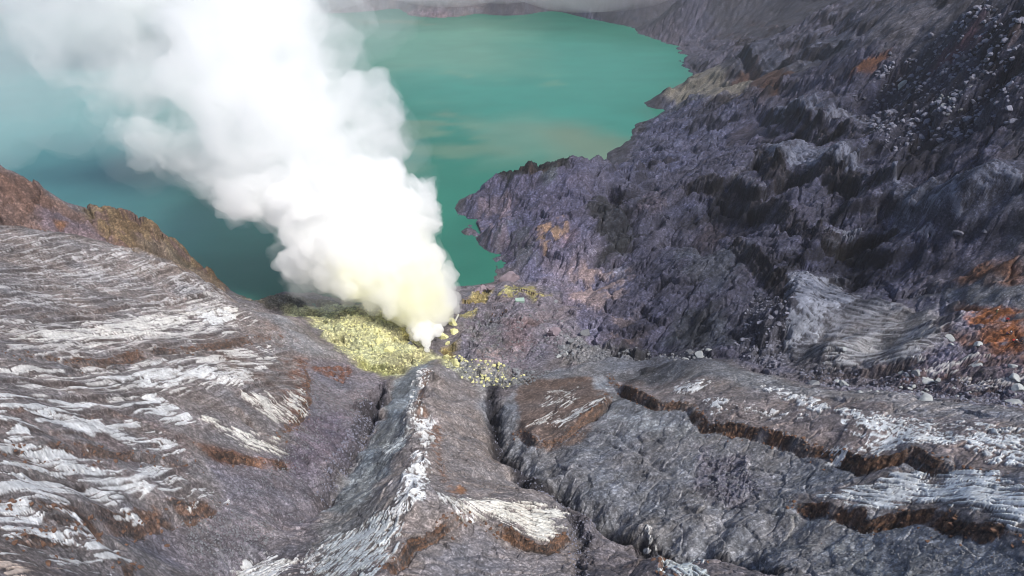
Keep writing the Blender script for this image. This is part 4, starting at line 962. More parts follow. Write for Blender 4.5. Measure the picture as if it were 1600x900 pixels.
# single boulders one can point at
SINGLE = [
 (1410, 135, 26, 'pale', 'largest grey boulder in the talus, round and pale on the dark scree', {}),
 (706, 506, 19, 'sulf', 'large yellowish boulder touching the right edge of the smoke', {}),
 (709, 518, 16, 'sulf', 'rounded yellowish boulder just below the big one beside the smoke', {}),
 (691, 528, 18, 'sulf', 'lumpy yellow green boulder right of the smoke base', {}),
 (700, 537, 10, 'sulf', 'small yellow boulder at the foot of the lumpy one beside the vent', {}),
 (712, 566, 22, 'sulf', 'flat topped pale yellow block below the vent', {'flat': .8}),
 (697, 558, 13, 'sulf', 'small yellowish boulder left of the flat topped block', {}),
 (588, 520, 14, 'sulf', 'bright yellow boulder on the sulphur bank', {}),
 (606, 546, 15, 'sulf', 'long yellowish boulder low on the sulphur bank', {}),
 (592, 533, 12, 'sulf', 'yellowish boulder in the middle of the sulphur bank', {}),
 (571, 511, 11, 'sulf', 'small pale boulder high on the sulphur bank', {}),
 (616, 525, 9, 'sulf', 'small yellow boulder close to the left edge of the smoke', {}),
 (641, 535, 10, 'grey', 'dark grey boulder at the lip of the vent left of the smoke', {}),
 (794, 440, 40, 'pink', 'pinkish rock standing at the water edge behind the yellow stained hummock', {'flat': .8, 'wide': 1.0}),
 (752, 454, 32, 'pink', 'yellow stained pink rock on the shore right of the smoke', {'flat': .75}),
 (768, 452, 18, 'pink', 'small pinkish rock between the two larger shore rocks', {'flat': .6}),
 (868, 470, 11, 'grey', 'lone grey boulder at the right edge of the hummock', {}),
 (866, 524, 26, 'pink', 'large pale pinkish boulder at the lower right of the hummock', {}),
 (915, 520, 20, 'grey', 'greenish grey boulder in the dark gap right of the hummock', {}),
 (893, 535, 13, 'grey', 'square grey boulder at the head of the rock pile by the mound', {}),
 (881, 550, 17, 'pale', 'pale boulder at the left end of the rock pile behind the mound', {}),
 (873, 557, 12, 'pale', 'pale boulder in front of the left rock pile', {}),
 (977, 552, 14, 'pale', 'white boulder on the crest line of the mound, left of its rounded twin', {}),
 (985, 555, 12, 'pale', 'rounded white boulder on the crest line of the mound', {}),
 (1096, 552, 22, 'pale', 'large pale boulder in the pile at the top of the mound', {}),
 (1080, 547, 14, 'grey', 'grey boulder at the back of the pile at the top of the mound', {}),
 (1072, 557, 13, 'pale', 'pale boulder at the front of the pile at the top of the mound', {}),
 (1107, 548, 12, 'pale', 'pale boulder at the right end of the pile at the top of the mound', {}),
 (1272, 601, 22, 'grey', 'grey green boulder at the left end of the gully behind the mound', {}),
 (1318, 603, 20, 'pale', 'pale boulder alone in the gully behind the mound', {}),
 (1345, 614, 12, 'pale', 'small white boulder where the gully meets the mound', {}),
 (1410, 577, 13, 'pale', 'top boulder of the pale pile in the gully', {}),
 (1430, 587, 19, 'pale', 'tall pale boulder in the middle of the pale pile in the gully', {'flat': 1.2}),
 (1418, 588, 12, 'pale', 'white boulder tucked left of the tall one in the gully', {}),
 (1450, 592, 24, 'pale', 'broad grey white boulder right of the tall one in the gully', {}),
 (1465, 598, 19, 'pale', 'white wedge shaped boulder at the right end of the pale pile', {}),
 (1427, 604, 12, 'pale', 'pale boulder below the tall one in the gully', {}),
 (1444, 624, 34, 'pale', 'big pale boulder sunk in the crest of the mound', {'flat': .7}),
 (1530, 572, 20, 'pale', 'white boulder leaning below the layered ledge, left of the dark overhang', {}),
 (1530, 541, 17, 'pale', 'white boulder on the brown slope below the seated hikers', {}),
 (1488, 525, 18, 'pale', 'pale boulder at the right end of the striped bench', {}),
 (1490, 534, 11, 'pale', 'flat white stone beneath the pale boulder of the striped bench', {'flat': .6}),
 (1584, 572, 16, 'pale', 'pale grey boulder against the brown ledge near the frame edge', {}),
 (1585, 592, 20, 'pale', 'white boulder under the brown ledge near the frame edge', {}),
 (1592, 610, 26, 'pale', 'large pale boulder behind the right end of the mound', {}),
 (1580, 632, 36, 'pale', 'broad pink white boulder on the crest at the right end of the mound', {'flat': .6}),
 (1318, 549, 12, 'pale', 'small pinkish white stone alone on the striped bench', {}),
 (1498, 361, 16, 'slate', 'pale boulder on the dark slope above the rusty hollow', {}),
 (1540, 356, 9, 'slate', 'small boulder right of the pale one above the rusty hollow', {}),
 (1374, 205, 14, 'pale', 'pale boulder at the lower left edge of the talus', {}),
 (1452, 58, 14, 'slate', 'pale boulder high on the talus left of the red streak', {}),
 (1512, 45, 14, 'slate', 'boulder in the red dust near the top of the talus', {}),
 (1533, 68, 14, 'slate', 'boulder right of the red streak near the top of the talus', {}),
 (1497, 185, 20, 'pale', 'large grey boulder low in the talus', {}),
 (1461, 187, 20, 'slate', 'grey block low in the talus beside the large one', {}),
 (1390, 88, 9, 'slate', 'boulder at the top left corner of the talus', {}),
 (812, 472, 15, 'sulf', None, {}),
]
for px, py, s, k, lb, kw in SINGLE:
    if lb: boulder(px, py, s, k, lb, **kw)
# the flat pale green block on the hummock
pb = ground(812, 474)
bm = bmesh.new(); bmesh.ops.create_cube(bm, size=1.0)
for q in bm.verts:
    q.co.x *= 3.2 + .5 * q.co.z; q.co.y *= 2.1 + .4 * q.co.x / 3; q.co.z *= 1.3
bmesh.ops.bevel(bm, geom=bm.edges[:], offset=.10, segments=1, affect='EDGES')
me = bpy.data.meshes.new('boulder'); bm.to_mesh(me); bm.free()
o = link('boulder', me, rock_material('green_grey_block_rock', ((150, 172, 160), (128, 150, 142)), .9, 1.2, .3, .15)); o.location = (pb.x, pb.y, pb.z + .5); o.rotation_euler = (0.1, .03, .1)
tag(o, 'boxy pale green boulder lying on the hummock below the yellow stain', 'boulder')

# the many look-alikes of the rock fields: polygon, how many, size range in px, kind, label, group
def inside(px, py, poly):
    c = False
    for (ax, ay), (bx, by) in zip(poly, poly[1:] + poly[:1]):
        if (ay > py) != (by > py) and px < (bx - ax) * (py - ay) / (by - ay) + ax: c = not c
    return c
FIELDS = [
 ('1345,195 1375,120 1430,85 1500,30 1560,20 1585,60 1560,130 1590,180 1540,210 1440,215 1385,240', 95, 5, 13, 'slate', 'grey boulder among many alike in the dark talus at the upper right', 'boulders of the talus'),
 ('1420,190 1480,140 1530,150 1540,190 1480,205', 22, 7, 15, 'grey', 'pale boulder among many alike at the foot of the talus', 'pale boulders at the foot of the talus'),
 ('500,495 570,488 620,520 630,560 560,550 520,525', 34, 4, 9, 'sulf', 'small yellowish stone strewn on the sulphur bank', 'stones on the sulphur bank'),
 ('690,555 730,560 830,585 800,602 745,606 712,585', 24, 5, 11, 'sulf', 'yellowish grey stone in the rock field between vent and gully', 'stones below the vent'),
 ('745,572 850,575 830,596 750,604', 40, 5, 10, 'grey', 'grey stone at the head of the right gully', 'stones at the gully head'),
 ('865,515 930,530 960,550 900,560 870,555', 16, 6, 13, 'grey', 'grey boulder in the rock pile left of the mound crest', 'boulders left of the mound crest'),
 ('960,545 1060,535 1110,545 1115,560 1000,553', 20, 5, 11, 'grey', 'grey stone strewn along the crest line of the mound', 'stones along the mound crest'),
 ('1180,470 1235,470 1225,560 1180,570 1160,530', 26, 6, 13, 'slate', 'dark angular boulder in the rockfall left of the striped bench', 'rockfall beside the striped bench'),
 ('1240,590 1400,600 1520,612 1590,620 1600,635 1450,620 1280,605', 24, 5, 12, 'pale', 'small pale stone in the gully behind the mound', 'stones in the gully'),
 ('1330,150 1390,100 1410,108 1350,165', 18, 4, 8, 'slate', 'small stone on the left fringe of the talus', 'stones on the fringe of the talus'),
]
for fi, (poly, cnt, s0, s1, kind, lb, gp) in enumerate(FIELDS):
    pl = px_list(poly); xs = [q[0] for q in pl]; yy = [q[1] for q in pl]; done = 0
    while done < cnt:
        px, py = rr.uniform(min(xs), max(xs)), rr.uniform(min(yy), max(yy))
        if not inside(px, py, pl) or px > 1596: continue
        boulder(px, py, s0 + (s1 - s0) * rr.random() ** 2.2, kind, lb, gp, flat=rr.uniform(.75, 1.1)); done += 1

# finer scree that nobody could count: one heap of stones per rock type
def scree(name, label, mat, spec, seed):
    r = np.random.default_rng(seed); V, F = [], []; off = 0
    base_shapes = []
    for s in range(6):
        v, f = icosphere(1); v = v.astype(float)
        for c in range(5):
            d = r.normal(size=3); d /= np.linalg.norm(d); h = v @ d - r.uniform(.5, .8); v -= np.outer(np.maximum(h, 0), d)
        base_shapes.append((v * np.array([1, .8, .65]), f))
    for poly, cnt, s0, s1 in spec:
        pl = plan(px_list(poly)); lo, hi = pl.min(0), pl.max(0); got = 0
        while got < cnt:
            q = r.uniform(lo, hi, (cnt * 3, 2)); q = q[poly_field(q[:, 0], q[:, 1], pl) > 0][:cnt - got]
            if len(q) == 0: continue
            a, b2 = top_z(q[:, 0], q[:, 1]); z = (a + b2) / 2
            for (x, y), zz in zip(q, z):
                v, f = base_shapes[r.integers(6)]; R = s0 + (s1 - s0) * r.random() ** 2.4
                t, u = r.uniform(0, 6.28), r.uniform(-.5, .5); c, sn = math.cos(t), math.sin(t)
                w = v * R; w = np.stack([w[:, 0] * c - w[:, 1] * sn, w[:, 0] * sn + w[:, 1] * c, w[:, 2] + u * w[:, 0]], 1)
                V.append(w + (x, y, zz + .12 * R)); F.append(f + off); off += len(v)
            got += len(q)
    o = link(name, mesh_from(name, np.concatenate(V), np.concatenate(F), smooth=False), mat); tag(o, label, name.replace('_', ' '), None, 'stuff'); return o
scree('scree', 'dark slate scree covering the talus at the upper right', M_SLATE, [
 ('1345,195 1375,115 1430,80 1500,25 1560,10 1600,20 1600,180 1540,215 1440,220 1385,245', 1100, .3, 1.6), ('1180,450 1240,455 1228,560 1180,575 1150,530', 380, .15, .7),
 ('1240,575 1400,585 1520,600 1600,612 1600,640 1450,622 1280,605', 900, .12, .6), ('560,625 605,597 590,650 540,710 505,770 490,760', 900, .1, .5),
 ('880,800 925,800 920,898 898,900', 350, .08, .3), ('760,600 790,690 840,735 910,780 960,800 940,810 860,775 780,700', 700, .08, .4)], 301)
scree('sulphur_stones', 'crumbly yellow stones covering the sulphur bank', M_SULF, [('460,490 520,478 600,478 640,510 665,545 660,570 625,588 570,575 530,545', 1100, .15, .6), ('690,545 740,560 840,588 800,602 745,606 700,580', 140, .2, .8)], 302)
scree('grey_stones', 'loose grey stones strewn over hummock, gully heads and mound', M_GREY, [('720,490 860,470 905,530 860,560 800,592 745,585', 700, .12, .6), ('770,568 860,578 830,600 765,600', 300, .2, .7),
 ('865,515 960,545 1110,540 1115,562 1000,556 880,565', 700, .15, .7), ('870,585 1050,562 1250,610 1100,780 960,760 880,700', 900, .06, .22), ('1300,820 1600,870 1600,898 1300,880', 300, .05, .2),
 ('620,640 700,580 760,640 830,760 700,760 640,740', 500, .05, .2), ('380,720 480,660 540,700 470,800 360,860 260,860', 900, .05, .3), ('1090,700 1190,720 1200,760 1120,780', 250, .08, .35),
 ('820,700 930,660 1090,660 1290,720 1230,790 1160,840 1060,835 960,795', 2200, .05, .24), ('1240,800 1400,825 1600,870 1600,898 1260,890 1180,850', 1800, .04, .22), ('690,600 750,620 800,740 760,790 680,740', 900, .05, .22),
 ('500,790 560,690 640,610 650,690 600,770', 900, .05, .24), ('930,575 1100,570 1250,612 1400,630 1600,660 1600,700 1400,670 1200,650 1060,620', 1400, .05, .22), ('690,870 740,835 830,875 860,898 650,898', 500, .04, .16),
 ('360,810 470,720 540,660 590,600 480,590 490,650 430,720', 1600, .06, .3), ('280,810 360,800 440,830 380,870 300,895', 900, .05, .26)], 303)
# blocks broken off the rusty ledges
def ledge_blocks():
    r = np.random.default_rng(51); V, F = [], []; off = 0
    for s, H, Lb, br in SCARPS:
        if br < .6: continue
        pl = plan(px_list(s)); seg = np.hypot(*(pl[1:] - pl[:-1]).T); cum = np.concatenate([[0], np.cumsum(seg)])
        for q in range(int(cum[-1] * 3.2)):
            a = r.uniform(0, cum[-1]); k = min(np.searchsorted(cum, a) - 1, len(seg) - 1); k = max(k, 0); t = (a - cum[k]) / max(seg[k], .1)
            p = pl[k] * (1 - t) + pl[k + 1] * t; d = (pl[k + 1] - pl[k]) / max(seg[k], .1); nrm = np.array([d[1], -d[0]])
            p = p + nrm * (r.exponential(.9) - .5) + r.normal(0, .2, 2); hi, lo = top_z([p[0]], [p[1]])
            v, f = icosphere(1); v = v.astype(float)
            for c in range(6):
                dd = r.normal(size=3); dd /= np.linalg.norm(dd); h = v @ dd - r.uniform(.45, .8); v -= np.outer(np.maximum(h, 0), dd)
            R = .10 + .42 * r.random() ** 3; v = v * np.array([1.2, .8, .55]) * R; t2 = r.uniform(0, 6.28); c_, s_ = math.cos(t2), math.sin(t2)
            V.append(np.stack([v[:, 0] * c_ - v[:, 1] * s_, v[:, 0] * s_ + v[:, 1] * c_, v[:, 2]], 1) + (p[0], p[1], (hi[0] + lo[0]) / 2 + .1 * R)); F.append(f + off); off += len(v)
    o = link('rubble', mesh_from('rubble', np.concatenate(V), np.concatenate(F), smooth=False), rock_material('rusty_rubble_rock', ((112, 84, 66), (72, 58, 54)), .92, 2, .5, .35, 0)); tag(o, 'rusty brown rubble fallen from the broken ledges', 'rubble', None, 'stuff')
ledge_blocks()

# ------------------------------------------------------------------ people
def plain(name, c, rough=.8):
    m, nt, out = nodes_of(name); b = nt.nodes.new('ShaderNodeBsdfPrincipled'); b.inputs['Roughness'].default_value = rough
    nz = nt.nodes.new('ShaderNodeTexNoise'); nz.inputs['Scale'].default_value = 9; mx = nt.nodes.new('ShaderNodeMix'); mx.data_type = 'RGBA'
    mx.inputs[6].default_value = (*(lin(c) * .8), 1); mx.inputs[7].default_value = (*(lin(c) * 1.15), 1)
    nt.links.new(nz.outputs['Fac'], mx.inputs[0]); nt.links.new(mx.outputs[2], b.inputs['Base Color']); nt.links.new(b.outputs[0], out.inputs['Surface']); return m
SKIN = plain('skin', (150, 108, 84)); HAIR = plain('dark_hair', (26, 22, 22))
CLOTH = {k: plain(k + '_cloth', c) for k, c in {'black': (26, 26, 32), 'navy': (34, 38, 60), 'red': (176, 34, 30), 'olive': (84, 86, 50), 'purple': (62, 50, 84), 'white': (206, 204, 200), 'grey': (84, 84, 92), 'orange': (188, 84, 34)}.items()}
def skinned(name, chains, mat, level=1):
    """one continuous surface grown over joined chains of (x, y, z, radius); chains meet where points coincide"""
    bm = bmesh.new(); lay = bm.verts.layers.skin.verify(); seen = {}
    def vert(p):
        k = tuple(round(q, 3) for q in p[:3])
        if k not in seen:
            v = bm.verts.new(p[:3]); v[lay].radius = (p[3], p[3]); seen[k] = v
        return seen[k]
    first = True
    for ch in chains:
        vs = [vert(p) for p in ch]
        if first: vs[0][lay].use_root = True; first = False
        for a, b in zip(vs[:-1], vs[1:]):
            if not bm.edges.get((a, b)): bm.edges.new((a, b))
    me = bpy.data.meshes.new(name + '_raw'); bm.to_mesh(me); bm.free()
    o = bpy.data.objects.new(name + '_raw', me); scene.collection.objects.link(o)
    md = o.modifiers.new('skin', 'SKIN'); md.use_smooth_shade = True; sb = o.modifiers.new('sub', 'SUBSURF'); sb.levels = sb.render_levels = level
    dg = bpy.context.evaluated_depsgraph_get(); dg.update()
    m2 = bpy.data.meshes.new_from_object(o.evaluated_get(dg)); m2.name = name
    bpy.data.objects.remove(o); bpy.data.meshes.remove(me); m2.materials.clear(); m2.materials.append(mat); return m2
def pose(kind):
    J = {}
    if kind == 'standing':
        J = dict(pel=(0, 0, .95), che=(0, .01, 1.28), nec=(0, .01, 1.47), hed=(0, -.02, 1.62), kneL=(.11, -.02, .5), kneR=(-.10, .0, .5), ankL=(.13, .02, .08), ankR=(-.13, .0, .08), elbL=(.27, .03, 1.12), elbR=(-.27, .0, 1.12), wriL=(.28, -.08, .88), wriR=(-.29, -.06, .88))
    elif kind == 'walking':
        J = dict(pel=(0, 0, .93), che=(0, -.05, 1.26), nec=(0, -.08, 1.45), hed=(0, -.13, 1.59), kneL=(.10, -.22, .52), kneR=(-.10, .10, .5), ankL=(.11, -.26, .09), ankR=(-.11, .38, .16), elbL=(.26, .12, 1.10), elbR=(-.26, -.12, 1.10), wriL=(.25, .05, .88), wriR=(-.24, -.28, .94))
    elif kind == 'bending':
        J = dict(pel=(0, .12, .88), che=(0, -.18, 1.08), nec=(0, -.33, 1.16), hed=(0, -.47, 1.18), kneL=(.12, -.06, .5), kneR=(-.12, -.04, .5), ankL=(.14, .06, .08), ankR=(-.14, .06, .08), elbL=(.22, -.36, .86), elbR=(-.22, -.34, .86), wriL=(.15, -.48, .62), wriR=(-.15, -.46, .62))
    else:
        J = dict(pel=(0, 0, .22), che=(0, .02, .55), nec=(0, -.01, .74), hed=(0, -.05, .89), kneL=(.16, -.42, .48), kneR=(-.16, -.40, .48), ankL=(.14, -.56, .08), ankR=(-.14, -.54, .08), elbL=(.26, -.14, .45), elbR=(-.26, -.14, .45), wriL=(.16, -.36, .48), wriR=(-.16, -.34, .48))
    return {k: Vector(v) for k, v in J.items()}
def person_parts(kind):
    J = pose(kind); r = lambda v, q: (*v, q)
    up = (J['nec'] - J['pel']).normalized(); fwd = Vector((0, -1, 0))
    body = [[r(J['pel'], .13), r((J['pel'] + J['che']) / 2, .125), r(J['che'], .14), r(J['nec'], .06), r(J['hed'] - up * .02, .085), r(J['hed'] + up * .09, .075)],
            [r(J['hed'] - up * .02, .085), r(J['hed'] - up * .03 + fwd * .10, .028)]]
    jac = [[r(J['pel'] + up * .02, .155), r((J['pel'] + J['che']) / 2, .15), r(J['che'], .17), r(J['nec'] - up * .04, .085)]]; tro = []
    for s, sx in (('L', 1), ('R', -1)):
        sh = J['che'] + Vector((sx * .17, 0, 0)) + up * .10; hip = J['pel'] + Vector((sx * .09, 0, -.03))
        e, w = J['elb' + s], J['wri' + s]; d = (w - e).normalized()
        body += [[r(J['che'], .14), r(sh, .065), r(e, .045), r(w, .03), r(w + d * .07, .035)]]
        pal = w + d * .07; side = Vector((0, 1, 0)).cross(d).normalized() if abs(d.y) < .9 else Vector((1, 0, 0)); side2 = d.cross(side).normalized()
        for q, (off, ln) in enumerate(((-.030, .060), (-.010, .072), (.010, .068), (.030, .052))):
            b0 = pal + side2 * off + d * .02
            body += [[r(pal, .035), r(b0, .012), r(b0 + d * ln * .55, .010), r(b0 + d * ln + side * -.02 * sx, .008)]]
        body += [[r(w + d * .03, .030), r(w + d * .05 + side2 * -.045, .012), r(w + d * .09 + side2 * -.055, .009)]]
        body[-1][0] = r(w, .03)
        k, a = J['kne' + s], J['ank' + s]
        body += [[r(J['pel'], .13), r(hip, .09), r(k, .058), r(a, .04), r(a + fwd * .16 + Vector((0, 0, -.045)), .035)]]
        jac += [[r(J['che'], .17), r(sh, .085), r(e, .062), r(w - d * .02, .045)]]
        tro += [[r(J['pel'] + up * .04, .155), r(hip, .115), r(k, .08), r(a + (k - a) * .1, .062)]]
    return J, up, body, jac, tro
PROTO = {}
def cap_mesh(J, up, brim):
    v, f = icosphere(2); c = J['hed'] + up * .055; V = v * np.array([.105, .118, .10]); V[:, 2] = np.where(V[:, 2] < -.01, -.01 + .12 * V[:, 2], V[:, 2])
    if brim: m = (V[:, 2] < .015); V[m, :2] *= 1.55
    return mesh_from('cap', V + np.array(c), f)
def pack_mesh(J, up):
    bm = bmesh.new(); bmesh.ops.create_cube(bm, size=1); c = (J['che'] * .75 + J['pel'] * .25) + Vector((0, .25, .02))
    for q in bm.verts: q.co = Vector((q.co.x * .30, q.co.y * .18, q.co.z * .42)) + c
    bmesh.ops.bevel(bm, geom=bm.edges[:], offset=.05, segments=2, affect='EDGES'); me = bpy.data.meshes.new('backpack'); bm.to_mesh(me); bm.free(); return me
for kd in ('standing', 'walking', 'bending', 'sitting'):
    J, up, body, jac, tro = person_parts(kd)
    PROTO[kd] = dict(body=skinned('person', body, SKIN), jacket=skinned('jacket', jac, CLOTH['black']), trousers=skinned('trousers', tro, CLOTH['black']), cap=cap_mesh(J, up, False), hat=cap_mesh(J, up, True), pack=pack_mesh(J, up))
    for k in ('cap', 'hat', 'pack'): PROTO[kd][k].materials.append(CLOTH['black'])
def person(px, py, kd, jacket, trousers, head, label, group=None, pack=None, turn=0.0, size=1.0):
    p = ground(px, py); p.z = max(p.z, float(top_z(p.x, p.y)[0][0]) - .04); P_ = PROTO[kd]
    o = bpy.data.objects.new('person', P_['body']); scene.collection.objects.link(o); o.location = (p.x, p.y, p.z - .03); o.rotation_euler = (0, 0, turn); o.scale = (size,) * 3
    tag(o, label, 'person', group)
    def child(nm, me, mat):
        c = bpy.data.objects.new(nm, me); scene.collection.objects.link(c); c.parent = o; c.material_slots[0].link = 'OBJECT'; c.material_slots[0].material = mat
    child('jacket', P_['jacket'], CLOTH[jacket]); child('trousers', P_['trousers'], CLOTH[trousers])
    if head[0] == 'hair': child('hair', P_['cap'], HAIR)
    else: child(head[0], P_[head[0]], CLOTH[head[1]])
    if pack: child('backpack', P_['pack'], CLOTH[pack])
    return o
hr = random.Random(4)
for px, py, kd in ((769, 483, 'standing'), (773, 486, 'walking'), (785, 489, 'standing'), (789, 486, 'walking'), (791.5, 486.5, 'standing'), (767, 497, 'standing')):
    person(px, py, kd, 'black', 'black', ('hair',), 'person in dark clothes on their feet in the cluster on the hummock', 'people on their feet on the hummock', turn=hr.uniform(0, 6.28))
for px, py, kd in ((769.5, 490, 'sitting'), (775, 491, 'sitting'), (783, 494, 'bending')):
    person(px, py, kd, 'black', 'black', ('hair',), 'person in dark clothes sitting or stooping low in the cluster on the hummock', 'people low down on the hummock', turn=hr.uniform(0, 6.28))
for px, py in ((811, 458), (815, 459), (819, 459.5), (823, 460), (826.5, 460.5), (831, 461.5), (834, 462), (841, 465)):
    person(px, py, hr.choice(['standing', 'walking']), hr.choice(['black', 'navy', 'grey']), 'black', ('hair',), 'person in dark clothes in the row on the yellow stained crest', 'people in a row on the yellow crest', turn=hr.uniform(0, 6.28))
person(753, 449, 'standing', 'black', 'navy', ('hair',), 'person in dark clothes alone on the yellow stained shore rock', turn=1)
person(797, 548, 'standing', 'black', 'black', ('hair',), 'person in black at the foot of the hummock above the rock field', turn=2)
person(801, 549.5, 'bending', 'navy', 'black', ('hair',), 'stooping person in navy at the foot of the hummock', turn=4)
person(1556, 492, 'standing', 'olive', 'black', ('hat', 'white'), 'standing hiker in an olive jacket and pale hat on the orange spur', pack='black', turn=.6)
person(1572, 505, 'standing', 'red', 'black', ('hair',), 'standing hiker in a red jacket and dark trousers on the orange spur', turn=-.4)
person(1572, 524, 'sitting', 'purple', 'black', ('cap', 'purple'), 'seated hiker in a dark purple jacket on the orange spur', turn=.8)
person(1579, 523, 'bending', 'navy', 'grey', ('hat', 'white'), 'stooping hiker in navy with a pale hat beside the seated one', turn=-.9)
person(1583, 532, 'sitting', 'red', 'black', ('hair',), 'seated hiker in a red jacket at the lower edge of the orange spur', turn=.2)
person(1587, 535, 'sitting', 'black', 'black', ('hat', 'white'), 'seated hiker in black with a white hat next to the seated red jacket', turn=1.6)
person(1596, 536, 'sitting', 'black', 'black', ('hair',), 'seated hiker in black at the very edge of the picture', turn=-.5)

# ------------------------------------------------------------------ clay pipes that lead the gas down from the vent
def pipe(pa, pb, rad, mat, label, lift=.6):
    a, b = ground(*pa) + Vector((0, 0, lift * .6)), ground(*pb) + Vector((0, 0, lift)); ax = (b - a); L = ax.length; bm = bmesh.new(); n = 18
    rings = []
    for z in np.linspace(0, L, 9):
        for q, rr_ in ((-.12, rad), (-.06, rad * 1.18), (.06, rad * 1.18), (.12, rad)):
            if 0 <= z + q <= L: rings.append((z + q, rr_))
    rings = [(0, rad * .8), (0, rad * 1.1)] + rings + [(L, rad * 1.1), (L, rad * .8), (L - .6, rad * .78)]
    prev = None
    for z, rr_ in rings:
        cur = [bm.verts.new((rr_ * math.cos(k * 2 * math.pi / n), rr_ * math.sin(k * 2 * math.pi / n), z)) for k in range(n)]
        if prev:
            for k in range(n): bm.faces.new((prev[k], prev[(k + 1) % n], cur[(k + 1) % n], cur[k]))
        prev = cur
    me = bpy.data.meshes.new('pipe'); bm.to_mesh(me); bm.free()
    o = link('pipe', me, mat); o.location = a; o.rotation_euler = ax.to_track_quat('Z', 'Y').to_euler(); tag(o, label, 'pipe'); return o
pipe((708, 510), (716, 494), .32, plain('pale_clay', (176, 176, 166)), 'pale clay pipe leaning out of the smoke beside the large yellowish boulder')
pipe((655, 543), (637, 526), .28, plain('sooty_clay', (66, 58, 56)), 'dark sooty pipe half buried in the sulphur bank at the left of the smoke base', .3)

# ------------------------------------------------------------------ the plume: billows rising from the vent and leaning away over the lake
PZ = ([-220, -120, -50, 50, 150, 250, 330, 400, 480, 545, 600], [140, 126, 116, 98, 80, 61, 45, 32, 18.5, 10.8, 7])
def plume_at(px, py): return Vector(at_z(px, py, float(np.interp(py, *PZ))))
def px_m(px, py): return plume_at(px, py).y / ray(px, py)[1] / F_PX
PUFFS = [(668,545,4),(668,539,6),(667,532,8.5),(664,523,12),(673,519,10),(652,514,13),(665,505,17),(660,490,23),(690,497,15),(638,488,20),(706,478,13),(682,472,30),(656,456,36),(616,462,32),(692,442,22),
 (642,425,42),(600,442,38),(574,452,30),(672,404,25),(612,400,45),(560,426,42),(520,436,32),(482,416,36),(458,410,26),(540,385,52),(484,378,44),
 (592,350,52),(660,352,30),(672,312,22),(676,292,16),(655,297,19),(640,330,28),(540,320,58),(484,318,58),(430,310,48),(385,312,36),(600,292,38),
 (540,262,62),(592,230,48),(464,250,72),(390,250,64),(345,255,44),(590,170,38),(560,152,42),(598,146,26),(520,162,48),(452,160,76),(370,170,76),
 (300,180,58),(436,92,66),(350,92,82),(262,100,66),(200,84,52),(450,30,50),(390,10,76),(296,18,76),(206,28,64),(140,34,44),
 (420,-60,90),(300,-60,100),(190,-60,84),(350,-160,110),(220,-160,110)]
S2, S1 = icosphere(3), icosphere(2)
def billows(puffs, seed, grow=1.0, level2=16, level3=5, add_r=0.0):
    r = np.random.default_rng(seed); V, F = [], []; off = 0
    def ball(c, rad, sp):
        nonlocal off
        V.append(sp[0] * rad + c); F.append(sp[1] + off); off += len(sp[0])
    for (px, py, rp) in puffs:
        c = np.array(plume_at(px, py)); k = px_m(px, py); R = rp * k * grow
        c = c + np.array([0, r.normal(0, .35) * R, 0])
        ball(c, R * .86 + add_r, S2)
        for q in range(level2):
            d = r.normal(size=3); d /= np.linalg.norm(d)
            r2 = R * r.uniform(.22, .5); c2 = c + d * (R * r.uniform(.78, 1.0) - .25 * r2)
            ball(c2, r2 + add_r, S1)
            if level3 and r2 > .8:
                for w in range(level3):
                    d3 = d + .9 * r.normal(size=3); d3 /= np.linalg.norm(d3)
                    r3 = r2 * r.uniform(.28, .55); ball(c2 + d3 * r2 * .85, r3 + add_r, S1)
    return np.concatenate(V), np.concatenate(F)
def fused(name, puffs, seed, voxel, **kw):
    v, f = billows(puffs, seed, **kw)
    me = mesh_from(name + '_raw', v, f); o = bpy.data.objects.new(name + '_raw', me); scene.collection.objects.link(o)
    md = o.modifiers.new('remesh', 'REMESH'); md.mode = 'VOXEL'; md.voxel_size = voxel; md.use_smooth_shade = True
    dg = bpy.context.evaluated_depsgraph_get(); dg.update()
    me2 = bpy.data.meshes.new_from_object(o.evaluated_get(dg)); me2.name = name
    bpy.data.objects.remove(o); bpy.data.meshes.remove(me)
    c = np.empty(len(me2.vertices) * 3, np.float32); me2.vertices.foreach_get('co', c); c = c.reshape(-1, 3)
    up = np.clip((c[:, 2:3] - 8) / 40, .12, 1.0)           # turbulence tears the billows, more so higher up
    def n3(L, sd): return np.stack([noise(c[:, (k + 1) % 3] / L + 3.1 * k, c[:, (k + 2) % 3] / L + c[:, k] / L * .7, sd + k) for k in range(3)], 1)
    c += up * (2.6 * n3(14, 800) + 1.5 * n3(6, 810) + .8 * n3(2.8, 820)); me2.vertices.foreach_set('co', c.ravel()); me2.update(); return me2
def vol_material(name, color, density, g=.2, hom=True):
    m, nt, out = nodes_of(name)
    pv = nt.nodes.new('ShaderNodeVolumePrincipled'); pv.inputs['Color'].default_value = (*color, 1)
    pv.inputs['Density'].default_value = density; pv.inputs['Anisotropy'].default_value = g
    nt.links.new(pv.outputs[0], out.inputs['Volume']); m.cycles.homogeneous_volume = hom; return m
vx_, vy_ = where(668, 545)
plume = bpy.data.objects.new('smoke_plume', None); scene.collection.objects.link(plume); plume.location = (vx_, vy_, 8)
tag(plume, 'billowing white and yellowish smoke plume rising from the vent over the lake', 'smoke plume', None, None)
def smoke_part(name, puffs, seed, voxel, dens, g, col=(.995, .995, .993), **kw):
    o = link(name, fused(name, puffs, seed, voxel, **kw), vol_material(name, col, dens, g), plume)
    o.matrix_parent_inverse = Matrix.Translation(-plume.location); return o
smoke_part('dense_smoke', [p for p in PUFFS if p[1] > 265], 3, .55, .15, .0, level3=9)
